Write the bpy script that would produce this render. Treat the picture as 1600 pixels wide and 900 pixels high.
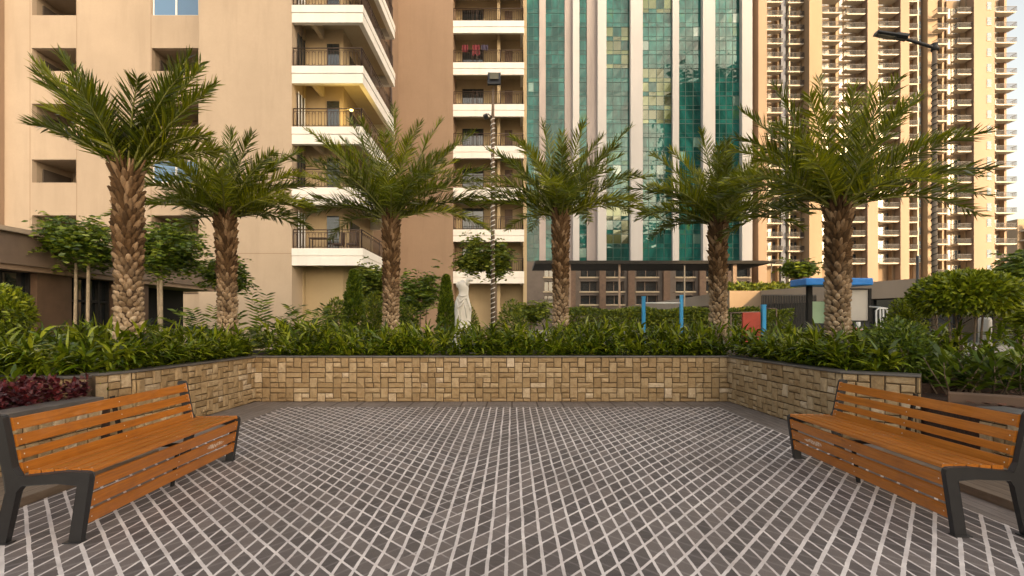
import bpy, math, random
from mathutils import Vector, Matrix
R = math.radians
random.seed(7)
for o in list(bpy.data.objects): bpy.data.objects.remove(o)
scene = bpy.context.scene
COL = scene.collection

# ------------------------------------------------------------------ camera, sky, sun, exposure
cam_d = bpy.data.cameras.new('camera'); cam = bpy.data.objects.new('camera', cam_d); COL.objects.link(cam)
cam.location = (0, 0, 1.45); cam.rotation_euler = (R(90), 0, 0)
cam_d.sensor_width = 36; cam_d.lens = 18; cam_d.shift_y = 55/1600
cam_d.clip_start = 0.05; cam_d.clip_end = 3000
scene.camera = cam
SUN_EL, SUN_AZ = R(14), R(34)          # azimuth measured from straight behind the camera towards its right
world = bpy.data.worlds.new('World'); scene.world = world; world.use_nodes = True
wn = world.node_tree
for n in list(wn.nodes): wn.nodes.remove(n)
sky = wn.nodes.new('ShaderNodeTexSky'); sky.sky_type = 'NISHITA'; sky.sun_disc = False
sky.sun_elevation = SUN_EL; sky.sun_rotation = math.pi - SUN_AZ
sky.air_density = 1.0; sky.dust_density = 4.0; sky.ozone_density = 1.0
bg = wn.nodes.new('ShaderNodeBackground'); bg.inputs['Strength'].default_value = 0.15
wo = wn.nodes.new('ShaderNodeOutputWorld')
hs = wn.nodes.new('ShaderNodeHueSaturation'); hs.inputs['Saturation'].default_value = .55
wn.links.new(sky.outputs[0], hs.inputs['Color']); wn.links.new(hs.outputs[0], bg.inputs[0]); wn.links.new(bg.outputs[0], wo.inputs[0])
sl = bpy.data.lights.new('sun', 'SUN'); sl.energy = 2.0; sl.angle = R(0.6); sl.color = (1.0, 0.72, 0.44)
sun = bpy.data.objects.new('sun', sl); COL.objects.link(sun); sun.location = (30, -30, 60)
to_sun = Vector((math.sin(SUN_AZ)*math.cos(SUN_EL), -math.cos(SUN_AZ)*math.cos(SUN_EL), math.sin(SUN_EL)))
sun.rotation_euler = to_sun.to_track_quat('Z', 'Y').to_euler()
vs = scene.view_settings
vs.view_transform = 'Standard'; vs.look = 'None'; vs.gamma = 1; vs.use_curve_mapping = False
vs.exposure = 1.72
vs.use_white_balance = True; vs.white_balance_temperature = 7900; vs.white_balance_tint = 10
scene.cycles.max_bounces = 6; scene.cycles.diffuse_bounces = 3; scene.cycles.transparent_max_bounces = 6
scene.cycles.use_denoising = True

# ------------------------------------------------------------------ helpers
def P(px, py, Y):
    "photo pixel at distance Y -> point"
    return Vector(((px-800)/800*Y, Y, 1.45+(505-py)/800*Y))
def X(px, Y): return (px-800)/800*Y
def Z(py, Y): return 1.45+(505-py)/800*Y

def wloc(o):
    v = Vector((0, 0, 0))
    while o is not None:
        v += o.location; o = o.parent
    return v

class MB:
    def __init__(s): s.v = []; s.f = []; s.m = []; s.sm = []
    def face(s, idx, mi=0, smooth=False): s.f.append(idx); s.m.append(mi); s.sm.append(smooth)
    def quad(s, a, b, c, d, mi=0, smooth=False):
        n = len(s.v); s.v += [a, b, c, d]; s.face((n, n+1, n+2, n+3), mi, smooth)
    def box(s, x0, x1, y0, y1, z0, z1, mi=0):
        n = len(s.v)
        s.v += [(x0,y0,z0),(x1,y0,z0),(x1,y1,z0),(x0,y1,z0),(x0,y0,z1),(x1,y0,z1),(x1,y1,z1),(x0,y1,z1)]
        for f in ((0,3,2,1),(4,5,6,7),(0,1,5,4),(1,2,6,5),(2,3,7,6),(3,0,4,7)): s.face(tuple(n+i for i in f), mi)
        return s
    def obox(s, M, sx, sy, sz, mi=0, bev=0.0):
        "box of full size sx,sy,sz in frame M, optional chamfer on the edges along local x"
        x, y, z = sx/2, sy/2, sz/2
        if bev:
            prof = [(-y+bev,-z),(y-bev,-z),(y,-z+bev),(y,z-bev),(y-bev,z),(-y+bev,z),(-y,z-bev),(-y,-z+bev)]
        else: prof = [(-y,-z),(y,-z),(y,z),(-y,z)]
        n = len(s.v); k = len(prof)
        for xx in (-x, x):
            for (a, b) in prof: s.v.append(tuple(M @ Vector((xx, a, b))))
        for i in range(k): s.face((n+i, n+k+i, n+k+(i+1) % k, n+(i+1) % k)[::-1], mi)
        s.face(tuple(n+i for i in range(k)), mi); s.face(tuple(n+k+i for i in range(k))[::-1], mi)
        return s
    def tube(s, pts, r, n=8, mi=0, caps=True, smooth=True):
        pts = [Vector(p) for p in pts]; rs = r if isinstance(r, (list, tuple)) else [r]*len(pts)
        base = len(s.v); ref = None
        for i, p in enumerate(pts):
            t = (pts[min(i+1, len(pts)-1)] - pts[max(i-1, 0)]).normalized()
            if ref is None: ref = Vector((0,0,1)) if abs(t.z) < .9 else Vector((0,1,0))
            a = t.cross(ref).normalized(); b = a.cross(t).normalized(); ref = b
            for k in range(n):
                th = 2*math.pi*k/n; q = p + rs[i]*(math.cos(th)*a + math.sin(th)*b); s.v.append(tuple(q))
        for i in range(len(pts)-1):
            for k in range(n):
                s.face((base+i*n+k, base+i*n+(k+1) % n, base+(i+1)*n+(k+1) % n, base+(i+1)*n+k), mi, smooth)
        if caps:
            s.face(tuple(base+k for k in range(n))[::-1], mi); s.face(tuple(base+(len(pts)-1)*n+k for k in range(n)), mi)
        return s
    def prism(s, prof, y0, y1, mi=0):
        "closed profile of (x,z) extruded along y; counterclockwise seen from -y"
        n = len(s.v); k = len(prof)
        for y in (y0, y1):
            for (a, b) in prof: s.v.append((a, y, b))
        for i in range(k): s.face((n+(i+1) % k, n+i, n+k+i, n+k+(i+1) % k)[::-1], mi)
        s.face(tuple(n+i for i in range(k)), mi); s.face(tuple(n+k+i for i in range(k))[::-1], mi)
        return s
    def build(s, name, mats, parent=None, local=False, bevel=0):
        me = bpy.data.meshes.new(name)
        off = Vector((0,0,0)) if (local or parent is None) else wloc(parent)
        vv = s.v if off.length == 0 else [(a[0]-off.x, a[1]-off.y, a[2]-off.z) for a in s.v]
        me.from_pydata(vv, [], s.f)
        for m in (mats if isinstance(mats, (list, tuple)) else [mats]): me.materials.append(m)
        me.polygons.foreach_set('material_index', s.m); me.polygons.foreach_set('use_smooth', s.sm)
        me.update()
        o = bpy.data.objects.new(name, me); COL.objects.link(o); o.parent = parent
        if bevel:
            b = o.modifiers.new('edge', 'BEVEL'); b.width = bevel; b.segments = 2; b.limit_method = 'ANGLE'; b.angle_limit = R(35)
        return o

def tag(o, label=None, cat=None, group=None, kind=None):
    if label: o['label'] = label
    if cat: o['category'] = cat
    if group: o['group'] = group
    if kind: o['kind'] = kind
    return o
def empty(name, loc, label=None, cat=None, group=None, rz=0):
    o = bpy.data.objects.new(name, None); COL.objects.link(o); o.location = loc; o.rotation_euler = (0, 0, rz)
    o.empty_display_size = .2
    return tag(o, label, cat, group)
def kids(o): return [c for c in bpy.data.objects if c.parent == o]
def copy_tree(o, parent=None):
    c = o.copy(); COL.objects.link(c); c.parent = parent
    for ch in kids(o): copy_tree(ch, c)
    return c

# ------------------------------------------------------------------ materials
class NT:
    def __init__(s, name):
        s.mat = bpy.data.materials.new(name); s.mat.use_nodes = True; s.t = s.mat.node_tree
        s.b = s.t.nodes['Principled BSDF']; s.out = s.t.nodes['Material Output']
    def node(s, kind, **kw):
        n = s.t.nodes.new(kind)
        for k, v in kw.items(): setattr(n, k, v)
        return n
    def link(s, a, b): s.t.links.new(a, b)
    def put(s, sock, v):
        if isinstance(v, bpy.types.NodeSocket): s.link(v, sock)
        else: sock.default_value = v
    def math(s, op, a, b=0, c=None):
        n = s.node('ShaderNodeMath', operation=op); s.put(n.inputs[0], a); s.put(n.inputs[1], b)
        if c is not None: s.put(n.inputs[2], c)
        return n.outputs[0]
    def noise(s, scale, detail=3, rough=.55, vec=None, dist=0):
        n = s.node('ShaderNodeTexNoise'); n.inputs['Scale'].default_value = scale; n.inputs['Detail'].default_value = detail
        n.inputs['Roughness'].default_value = rough; n.inputs['Distortion'].default_value = dist
        if vec is not None: s.link(vec, n.inputs['Vector'])
        return n.outputs['Fac']
    def coord(s, which='Object', scale=None):
        o = s.node('ShaderNodeTexCoord').outputs[which]
        if scale is None: return o
        m = s.node('ShaderNodeMapping'); m.inputs['Scale'].default_value = scale; s.link(o, m.inputs['Vector']); return m.outputs[0]
    def ramp(s, fac, stops, interp='LINEAR'):
        n = s.node('ShaderNodeValToRGB'); cr = n.color_ramp; cr.interpolation = interp
        while len(cr.elements) < len(stops): cr.elements.new(.5)
        for e, (p, c) in zip(cr.elements, stops): e.position = p; e.color = (*c, 1) if len(c) == 3 else c
        s.put(n.inputs[0], fac); return n.outputs[0]
    def mix(s, fac, a, b, blend='MIX'):
        n = s.node('ShaderNodeMix', data_type='RGBA', blend_type=blend)
        s.put(n.inputs[0], fac)
        for sock, v in ((n.inputs[6], a), (n.inputs[7], b)):
            s.put(sock, (*v, 1) if isinstance(v, tuple) and len(v) == 3 else v)
        return n.outputs[2]
    def bump(s, h, strength=.3, dist=.01):
        n = s.node('ShaderNodeBump'); n.inputs['Strength'].default_value = strength; n.inputs['Distance'].default_value = dist
        s.link(h, n.inputs['Height']); s.link(n.outputs[0], s.b.inputs['Normal'])
    def island(s): return s.node('ShaderNodeNewGeometry').outputs['Random Per Island']
    def set(s, **kw):
        for k, v in kw.items():
            nm = {'base': 'Base Color', 'rough': 'Roughness', 'metal': 'Metallic', 'spec': 'Specular IOR Level', 'emit': 'Emission Color', 'es': 'Emission Strength', 'coat': 'Coat Weight'}[k]
            s.put(s.b.inputs[nm], (*v, 1) if isinstance(v, tuple) and len(v) == 3 else v)
        return s

def mul(c, k): return tuple(min(1, x*k) for x in c)
def painted(name, col, rough=.6, var=.12, scale=3, bump=.15, metal=0, streak=False):
    m = NT(name)
    n1 = m.noise(scale, 5, .6, m.coord('Object', (1, 1, .25)) if streak else m.coord())
    c = m.ramp(n1, [(.25, mul(col, 1-var)), (.75, mul(col, 1+var))])
    m.set(base=c, rough=rough, metal=metal)
    if bump: m.bump(m.noise(scale*25, 3, .6, m.coord()), bump, .004)
    return m.mat
def stucco(name, col, stain=(.62, .5, .42)):
    m = NT(name); co = m.coord()
    big = m.noise(.35, 4, .6, co); st = m.noise(1.6, 6, .65, m.coord('Object', (1, 1, .12)))
    c = m.ramp(big, [(.3, mul(col, .92)), (.7, mul(col, 1.06))])
    f = m.ramp(st, [(.5, (0, 0, 0)), (.8, (.5, .5, .5))])
    c = m.mix(f, c, mul(col, .74))
    sp = m.noise(9, 5, .6, co)
    c = m.mix(m.ramp(sp, [(.35, (0, 0, 0)), (.75, (.25, .25, .25))]), c, mul(col, .86))
    m.set(base=c, rough=.85, spec=.2); m.bump(m.noise(60, 3, .6, co), .25, .004); return m.mat
def leafmat(name, dark, mid, light, rough=.42, trans=.25, patch=1.2, per=0.0):
    m = NT(name); i = m.island(); n = m.noise(patch, 2, .5, m.coord())
    f = m.math('ADD', m.math('MULTIPLY', i, .62-per*.6), m.math('MULTIPLY', n, .42-per*.3))
    if per: f = m.math('ADD', f, m.math('MULTIPLY', m.node('ShaderNodeObjectInfo').outputs['Random'], per))
    c = m.ramp(f, [(.18, dark), (.5, mid), (.92, light)])
    m.set(base=c, rough=rough, spec=.5)
    t = m.node('ShaderNodeBsdfTranslucent'); m.link(m.mix(.5, c, light), t.inputs[0])
    x = m.node('ShaderNodeMixShader'); x.inputs[0].default_value = trans
    m.link(m.b.outputs[0], x.inputs[1]); m.link(t.outputs[0], x.inputs[2]); m.link(x.outputs[0], m.out.inputs[0])
    return m.mat
def glassy(name, col, rough=.06, metal=.0, wave=.0):
    m = NT(name); i = m.island()
    m.set(base=m.ramp(i, [(0, mul(col, .6)), (1, mul(col, 1.5))]), rough=rough, metal=metal, spec=1.0)
    if wave: m.bump(m.noise(.35, 2, .5, m.coord()), wave, .5)
    return m.mat

M = {}
M['stucco_pale'] = stucco('stucco_pale', (.45, .35, .265))
M['stucco_tan'] = stucco('stucco_tan', (.30, .205, .145))
M['cream'] = stucco('cream', (.42, .32, .20))
M['soffit'] = stucco('soffit', (.46, .38, .27))
M['white_band'] = stucco('white_band', (.80, .76, .72))
M['iron'] = painted('iron', (.05, .028, .02), .5, .2, 8)
M['dark_metal'] = painted('dark_metal', (.020, .020, .022), .42, .15, 10, .1)
M['black'] = painted('black', (.012, .011, .010), .9)
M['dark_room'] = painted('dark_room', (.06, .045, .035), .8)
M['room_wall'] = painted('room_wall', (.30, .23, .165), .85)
M['white_frame'] = painted('white_frame', (.75, .75, .75), .4)
M['window_blue'] = glassy('window_blue', (.10, .20, .34), .08)
M['window_dark'] = glassy('window_dark', (.02, .025, .028), .06)
M['curtain'] = painted('curtain', (.25, .32, .27), .8, .1, 6)
def wood():
    m = NT('orange_slat'); co = m.coord('Object', (28, 1.2, 28)); g = m.noise(1.5, 6, .7, co, 1.2)
    i = m.island(); c = m.ramp(g, [(.3, (.38, .115, .014)), (.55, (.55, .18, .022)), (.8, (.66, .245, .038))])
    c = m.mix(.7, c, m.ramp(i, [(0, (.66, .62, .58)), (1, (1, 1, 1))]), 'MULTIPLY')
    dn = m.noise(3.5, 6, .75, m.coord()); c = m.mix(m.ramp(dn, [(.5, (0, 0, 0)), (.75, (.5, .5, .5))]), c, (.22, .07, .02))
    m.set(base=c, rough=m.math('MULTIPLY_ADD', g, .2, .3), spec=.45, coat=.4); m.bump(g, .2, .002); return m.mat
M['slat'] = wood()
def stone_block():
    m = NT('split_stone'); i = m.island(); co = m.coord()
    c = m.ramp(i, [(0, (.30, .205, .11)), (.3, (.37, .26, .145)), (.65, (.42, .305, .18)), (.9, (.48, .36, .225)), (1, (.62, .50, .37))])
    n = m.noise(14, 6, .7, co); c = m.mix(m.ramp(n, [(.42, (0, 0, 0)), (.75, (.6, .6, .6))]), c, (.22, .12, .05))
    w = m.noise(1.1, 3, .6, co); c = m.mix(m.ramp(w, [(.5, (0, 0, 0)), (.8, (.35, .35, .35))]), c, (.25, .16, .09))
    m.set(base=c, rough=.85, spec=.25); m.bump(m.noise(38, 6, .75, co), .9, .02); return m.mat
M['stone'] = stone_block()
M['mortar'] = painted('mortar', (.085, .056, .033), .95, .25, 12)
M['coping'] = painted('coping', (.105, .095, .09), .45, .25, 7, .2)
M['brown_stone'] = painted('brown_stone', (.12, .07, .045), .6, .35, 1.5, .3)
M['parapet_brown'] = painted('parapet_brown', (.20, .14, .105), .7, .2, 2, .3)
def soilm():
    m = NT('soil'); co = m.coord(); n = m.noise(30, 6, .8, co)
    m.set(base=m.ramp(n, [(.3, (.02, .012, .008)), (.6, (.07, .035, .022)), (.8, (.13, .07, .045))]), rough=.95); m.bump(n, 1, .03); return m.mat
M['soil'] = soilm()
M['palm_leaf'] = leafmat('palm_leaf', (.007, .015, .002), (.060, .092, .004), (.36, .36, .020), .34, .28, .8, .42)
M['rachis'] = painted('rachis', (.20, .21, .05), .5, .2, 8)
M['hedge_leaf'] = leafmat('hedge_leaf', (.008, .020, .002), (.078, .132, .007), (.34, .37, .03), .27, .22, 1.5)
M['tree_leaf'] = leafmat('tree_leaf', (.010, .028, .003), (.065, .12, .009), (.24, .29, .025), .45, .2, 1.5)
M['topiary_leaf'] = leafmat('topiary_leaf', (.016, .034, .002), (.13, .19, .008), (.40, .42, .03), .42, .25, 2)
M['far_leaf'] = leafmat('far_leaf', (.016, .036, .004), (.09, .14, .010), (.30, .31, .025), .6, .2, 1)
M['red_leaf'] = leafmat('red_leaf', (.03, .005, .008), (.09, .012, .018), (.17, .03, .03), .4, .15, 2)
M['bark'] = painted('bark', (.17, .12, .085), .9, .35, 14, .6)
M['pale_bark'] = painted('pale_bark', (.34, .27, .19), .85, .3, 12, .5)
def bootm():
    m = NT('palm_boot'); i = m.island(); co = m.coord()
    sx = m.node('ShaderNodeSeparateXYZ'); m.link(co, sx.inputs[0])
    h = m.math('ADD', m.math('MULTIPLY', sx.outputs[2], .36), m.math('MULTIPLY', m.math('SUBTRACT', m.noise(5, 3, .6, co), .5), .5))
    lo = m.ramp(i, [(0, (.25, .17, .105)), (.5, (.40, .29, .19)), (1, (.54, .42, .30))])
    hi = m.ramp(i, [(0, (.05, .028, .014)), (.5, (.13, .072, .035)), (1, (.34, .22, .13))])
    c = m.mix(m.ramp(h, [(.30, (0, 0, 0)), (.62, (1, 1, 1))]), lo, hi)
    n = m.noise(35, 5, .7, m.coord('Object', (1, 1, .4))); c = m.mix(m.ramp(n, [(.45, (0, 0, 0)), (.8, (.7, .7, .7))]), c, (.07, .04, .02))
    m.set(base=c, rough=.9, spec=.15); m.bump(n, .7, .015); return m.mat
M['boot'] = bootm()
M['trunk_core'] = painted('trunk_core', (.05, .028, .014), .95, .3, 10)
M['statue'] = painted('statue', (.78, .75, .70), .55, .06, 6, .1)
M['blue'] = painted('blue', (.004, .20, .62), .4, .1, 4, .05)
M['light_blue'] = painted('light_blue', (.008, .30, .62), .4, .1, 4, .05)
M['red'] = painted('red', (.42, .05, .03), .5, .15, 5)
M['white_tube'] = painted('white_tube', (.65, .65, .63), .35, .05, 5, 0)
M['board'] = painted('board', (.50, .47, .43), .5, .05, 2, 0)
M['lens'] = painted('lens', (.12, .11, .075), .25, .05, 4, 0)
M['cloth_red'] = painted('cloth_red', (.15, .022, .03), .9); M['cloth_dark'] = painted('cloth_dark', (.05, .04, .07), .9)

# ------------------------------------------------------------------ ground
def pavemat():
    m = NT('plaza_paving'); g = m.node('ShaderNodeNewGeometry').outputs['Position']
    s = m.node('ShaderNodeSeparateXYZ'); m.link(g, s.inputs[0]); x, y = s.outputs[0], s.outputs[1]
    wob = m.math('MULTIPLY', m.math('SUBTRACT', m.noise(2.2, 3, .6, g), .5), .022)
    wob2 = m.math('MULTIPLY', m.math('SUBTRACT', m.noise(3.1, 3, .6, g, .3), .5), .022)
    fine = m.math('MULTIPLY', m.math('SUBTRACT', m.noise(30, 3, .6, g), .5), .055)
    def line(u, period, half):
        t = m.math('FRACT', m.math('ADD', m.math('DIVIDE', u, period), 50.3))
        d = m.math('ABSOLUTE', m.math('SUBTRACT', t, .5))         # .5 at the line
        d = m.math('ADD', d, fine)
        return m.math('GREATER_THAN', d, m.math('SUBTRACT', .5, m.math('DIVIDE', half, period)) if not isinstance(half, float) else .5-half/period), m.math('FLOOR', m.math('ADD', m.math('DIVIDE', u, period), 50.3))
    ux = m.math('ADD', x, wob)
    ax_ = m.math('ABSOLUTE', m.math('ADD', x, .25))
    wy_ = m.node('ShaderNodeMapRange'); m.link(ax_, wy_.inputs[0]); wy_.inputs[1].default_value = .4; wy_.inputs[2].default_value = 2.2; wy_.inputs[3].default_value = .0108; wy_.inputs[4].default_value = .0070
    wd_ = m.node('ShaderNodeMapRange'); m.link(ax_, wd_.inputs[0]); wd_.inputs[1].default_value = .2; wd_.inputs[2].default_value = 2.0; wd_.inputs[3].default_value = .0092; wd_.inputs[4].default_value = .0162
    l0, c0 = line(ux, .1115, wy_.outputs[0])
    l1, c1 = line(m.math('ADD', m.math('SUBTRACT', x, m.math('MULTIPLY', y, .84)), wob2), .172, wd_.outputs[0])
    l2, c2 = line(m.math('ADD', m.math('ADD', x, m.math('MULTIPLY', y, .98)), wob2), .172, wd_.outputs[0])
    nz = m.math('MULTIPLY', m.math('SUBTRACT', m.noise(1.3, 4, .7, g), .5), .9)
    xr = m.math('ADD', x, nz)
    def rng(v, a, b, lo=0.0, hi=1.0):
        n = m.node('ShaderNodeMapRange', interpolation_type='SMOOTHSTEP'); m.link(v, n.inputs[0])
        n.inputs[1].default_value = a; n.inputs[2].default_value = b; n.inputs[3].default_value = lo; n.inputs[4].default_value = hi
        return n.outputs[0]
    m1 = rng(xr, -.75, -.35, .10, 1.0); m2 = rng(xr, -.7, -.3, 1.0, .10)
    lines = m.math('MAXIMUM', m.math('MAXIMUM', l0, m.math('MULTIPLY', l1, m1)), m.math('MULTIPLY', l2, m2))
    sel = m.math('GREATER_THAN', xr, -.7)
    cc = m.math('ADD', m.math('MULTIPLY', c1, sel), m.math('MULTIPLY', c2, m.math('SUBTRACT', 1.0, sel)))
    cv = m.node('ShaderNodeCombineXYZ'); m.link(c0, cv.inputs[0]); m.link(cc, cv.inputs[1])
    wn_ = m.node('ShaderNodeTexWhiteNoise', noise_dimensions='2D'); m.link(cv.outputs[0], wn_.inputs[0])
    tile = m.ramp(wn_.outputs[0], [(0, (.066, .056, .058)), (.5, (.118, .100, .098)), (1, (.21, .175, .165))])
    # brushed plank-like streaks of the dark stone
    mp = m.node('ShaderNodeMapping'); mp.inputs['Rotation'].default_value = (0, 0, R(18)); mp.inputs['Scale'].default_value = (3, 30, 1); m.link(g, mp.inputs[0])
    st = m.noise(1.4, 5, .7, mp.outputs[0], .5)
    tile = m.mix(m.ramp(st, [(.35, (0, 0, 0)), (.75, (.6, .6, .6))]), tile, (.20, .175, .165))
    grit = m.noise(160, 3, .7, g); tile = m.mix(m.ramp(grit, [(.4, (0, 0, 0)), (.8, (.5, .5, .5))]), tile, (.05, .04, .038))
    jn = m.noise(5, 4, .6, g); joint = m.ramp(jn, [(.3, (.60, .54, .53)), (.7, (.82, .76, .74))])
    joint = m.mix(m.ramp(m.noise(1.0, 5, .7, g), [(.5, (0, 0, 0)), (.8, (.5, .5, .5))]), joint, (.26, .21, .18))
    field = m.mix(lines, tile, joint)
    # plank border along the walls
    gx = m.math('GREATER_THAN', x, 3.55); gl = m.math('LESS_THAN', x, -3.93); gb = m.math('GREATER_THAN', y, 8.8)
    side = m.math('MAXIMUM', gx, gl); border = m.math('MAXIMUM', side, gb)
    def thin(u, per): 
        t = m.math('FRACT', m.math('ADD', m.math('DIVIDE', u, per), 40)); return m.math('GREATER_THAN', m.math('ABSOLUTE', m.math('SUBTRACT', t, .5)), .47)
    pl = m.math('ADD', m.math('MULTIPLY', thin(x, .11), side), m.math('MULTIPLY', m.math('MAXIMUM', thin(y, .30), thin(x, .45)), m.math('SUBTRACT', 1.0, side)))
    mp2 = m.node('ShaderNodeMapping'); mp2.inputs['Scale'].default_value = (12, 1.5, 1); m.link(g, mp2.inputs[0])
    bcol = m.ramp(m.noise(1.6, 5, .7, mp2.outputs[0], .4), [(.3, (.15, .125, .115)), (.7, (.29, .25, .23))])
    bcol = m.mix(pl, bcol, (.07, .055, .05))
    col = m.mix(border, field, bcol)
    soil = m.noise(.6, 5, .65, g); col = m.mix(m.ramp(soil, [(.46, (0, 0, 0)), (.75, (.55, .55, .55))]), col, (.09, .07, .062))
    m.set(base=col, rough=m.math('MULTIPLY_ADD', st, .3, .42), spec=.4)
    h = m.math('ADD', m.math('MULTIPLY', lines, .6), m.math('MULTIPLY', grit, .5)); m.bump(h, .6, .008)
    return m.mat
M['plaza'] = pavemat()
def planks():
    m = NT('plank_step'); co = m.coord('Object', (9, 1.2, 9)); n = m.noise(1.6, 5, .7, co, .4)
    s = m.node('ShaderNodeSeparateXYZ'); m.link(m.coord(), s.inputs[0])
    t = m.math('FRACT', m.math('ADD', m.math('DIVIDE', s.outputs[0], .12), 90)); l = m.math('GREATER_THAN', m.math('ABSOLUTE', m.math('SUBTRACT', t, .5)), .47)
    m.set(base=m.mix(l, m.ramp(n, [(.3, (.12, .085, .06)), (.7, (.26, .20, .15))]), (.05, .035, .025)), rough=.75); return m.mat
M['planks'] = planks()
def groundmat():
    m = NT('pale_paving'); co = m.coord(); b = m.node('ShaderNodeTexBrick'); m.link(co, b.inputs[0])
    b.inputs['Scale'].default_value = 1.6; b.inputs['Color1'].default_value = (.40, .37, .33, 1); b.inputs['Color2'].default_value = (.33, .30, .27, 1); b.inputs['Mortar'].default_value = (.2, .18, .16, 1); b.inputs['Mortar Size'].default_value = .012
    c = m.mix(m.ramp(m.noise(.5, 5, .6, co), [(.4, (0, 0, 0)), (.8, (.5, .5, .5))]), b.outputs[0], (.22, .20, .18)); m.set(base=c, rough=.75); return m.mat
mb = MB(); mb.quad((-1500,-1500,0),(1500,-1500,0),(1500,1500,0),(-1500,1500,0))
tag(mb.build('ground', groundmat()), kind='structure')
mb = MB(); mb.quad((-4.95,-6,.004),(4.95,-6,.004),(4.95,9.6,.004),(-4.95,9.6,.004))
tag(mb.build('plaza_pavement', M['plaza']), kind='structure')
for sx in (-1, 1):
    mb = MB(); x0, x1 = sorted((sx*3.86, sx*4.66)); mb.box(x0, x1, -2, 5.6, .0, .075); 
    tag(mb.build('pavement_step', M['planks'], bevel=.006), kind='structure')
# soil of the raised beds
mb = MB(); mb.box(-9.5, 11, 9.55, 12.6, 0, .70)
mb.box(-9.5, -4.95, 6.25, 9.55, 0, .70)
mb.box(4.25, 7.4, 6.35, 9.55, 0, .70); mb.box(-9.5, -4.75, 1.5, 6.05, 0, .48); mb.box(4.78, 9.5, 1.5, 7.4, 0, .58)
tag(mb.build('soil', M['soil']), kind='structure')
mb = MB(); mb.box(-9.6, -9.5, 6.2, 12.7, 0, .78); mb.box(-9.5, 11, 12.6, 12.7, 0, .78)
o = mb.build('rear_planter_kerb', M['coping'], bevel=.01); tag(o, 'low dark kerb closing the raised planting bed behind the hedge', 'kerb')

# ------------------------------------------------------------------ stone planter walls
def cladding(mb, p0, p1, z0, z1, cell=(.145, .094)):
    p0, p1 = Vector((*p0, 0)), Vector((*p1, 0)); L = (p1-p0).length; t = (p1-p0)/L; n = Vector((t.y, -t.x, 0))   # n: to the right of the run
    cw, ch = cell; W = 3*cw; Hh = 3*ch
    shapes = [(0,0,2,1),(2,0,3,2),(1,2,3,3),(0,1,1,3),(1,1,2,2)]
    nb = math.ceil((z1-z0)/Hh); nm = math.ceil(L/W)+1
    for b in range(nb):
        off = (b*1.0 % 3)*cw
        for k in range(-1, nm):
            mir = False; thin = random.random()
            for (a0, b0, a1, b1) in shapes:
                if mir: a0, a1 = 3-a1, 3-a0
                pieces = [(a0, b0, a1, b1)]
                if (a1-a0) == 2 and random.random() < .5:
                    mid = random.uniform(.4, .6)*(a1-a0)+a0; pieces = [(a0, b0, mid, b1), (mid, b0, a1, b1)]
                for (a, c, d, e) in pieces:
                    u0 = max(0, k*W+a*cw+off); u1 = min(L, k*W+d*cw+off)
                    v1 = z1-b*Hh-c*ch; v0 = max(z0, z1-b*Hh-e*ch)
                    if u1-u0 < .02 or v1-v0 < .015: continue
                    g = .0062; dp = random.uniform(.008, .028); bs = len(mb.v)
                    def pt(u, v, dd): q = p0+t*u+n*dd; return (q.x, q.y, v)
                    j = lambda: random.uniform(-.003, .003)
                    o_ = [(u0+g+j(), v0+g+j()), (u1-g+j(), v0+g+j()), (u1-g+j(), v1-g+j()), (u0+g+j(), v1-g+j())]
                    i_ = .011
                    r_ = [(u0+g+i_+j(), v0+g+i_+j()), (u1-g-i_+j(), v0+g+i_+j()), (u1-g-i_+j(), v1-g-i_+j()), (u0+g+i_+j(), v1-g-i_+j())]
                    for (u, v) in o_: mb.v.append(pt(u, v, 0))
                    for (u, v) in o_: mb.v.append(pt(u, v, dp*.65))
                    for (u, v) in r_: mb.v.append(pt(u, v, dp+random.uniform(-.004, .014)))
                    cu, cv = (u0+u1)/2+j()*3, (v0+v1)/2+j()*3; mb.v.append(pt(cu, cv, dp+random.uniform(.004, .02)))
                    for q in range(4):
                        w = (q+1) % 4
                        mb.face((bs+q, bs+w, bs+4+w, bs+4+q)); mb.face((bs+4+q, bs+4+w, bs+8+w, bs+8+q)); mb.face((bs+8+q, bs+8+w, bs+12))
def wall_core(mb, pts, z0, z1, th, out=0.0):
    "thick strip behind the run of points (to its left)"
    for a, b in zip(pts[:-1], pts[1:]):
        p0, p1 = Vector((*a, 0)), Vector((*b, 0)); t = (p1-p0).normalized(); n = Vector((t.y, -t.x, 0))
        q = [p0+n*out, p1+n*out, p1-n*th, p0-n*th]; bs = len(mb.v)
        for z in (z0, z1):
            for p in q: mb.v.append((p.x, p.y, z))
        for f in ((0,3,2,1),(4,5,6,7),(0,1,5,4),(1,2,6,5),(2,3,7,6),(3,0,4,7)): mb.face(tuple(bs+i for i in f))
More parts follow.
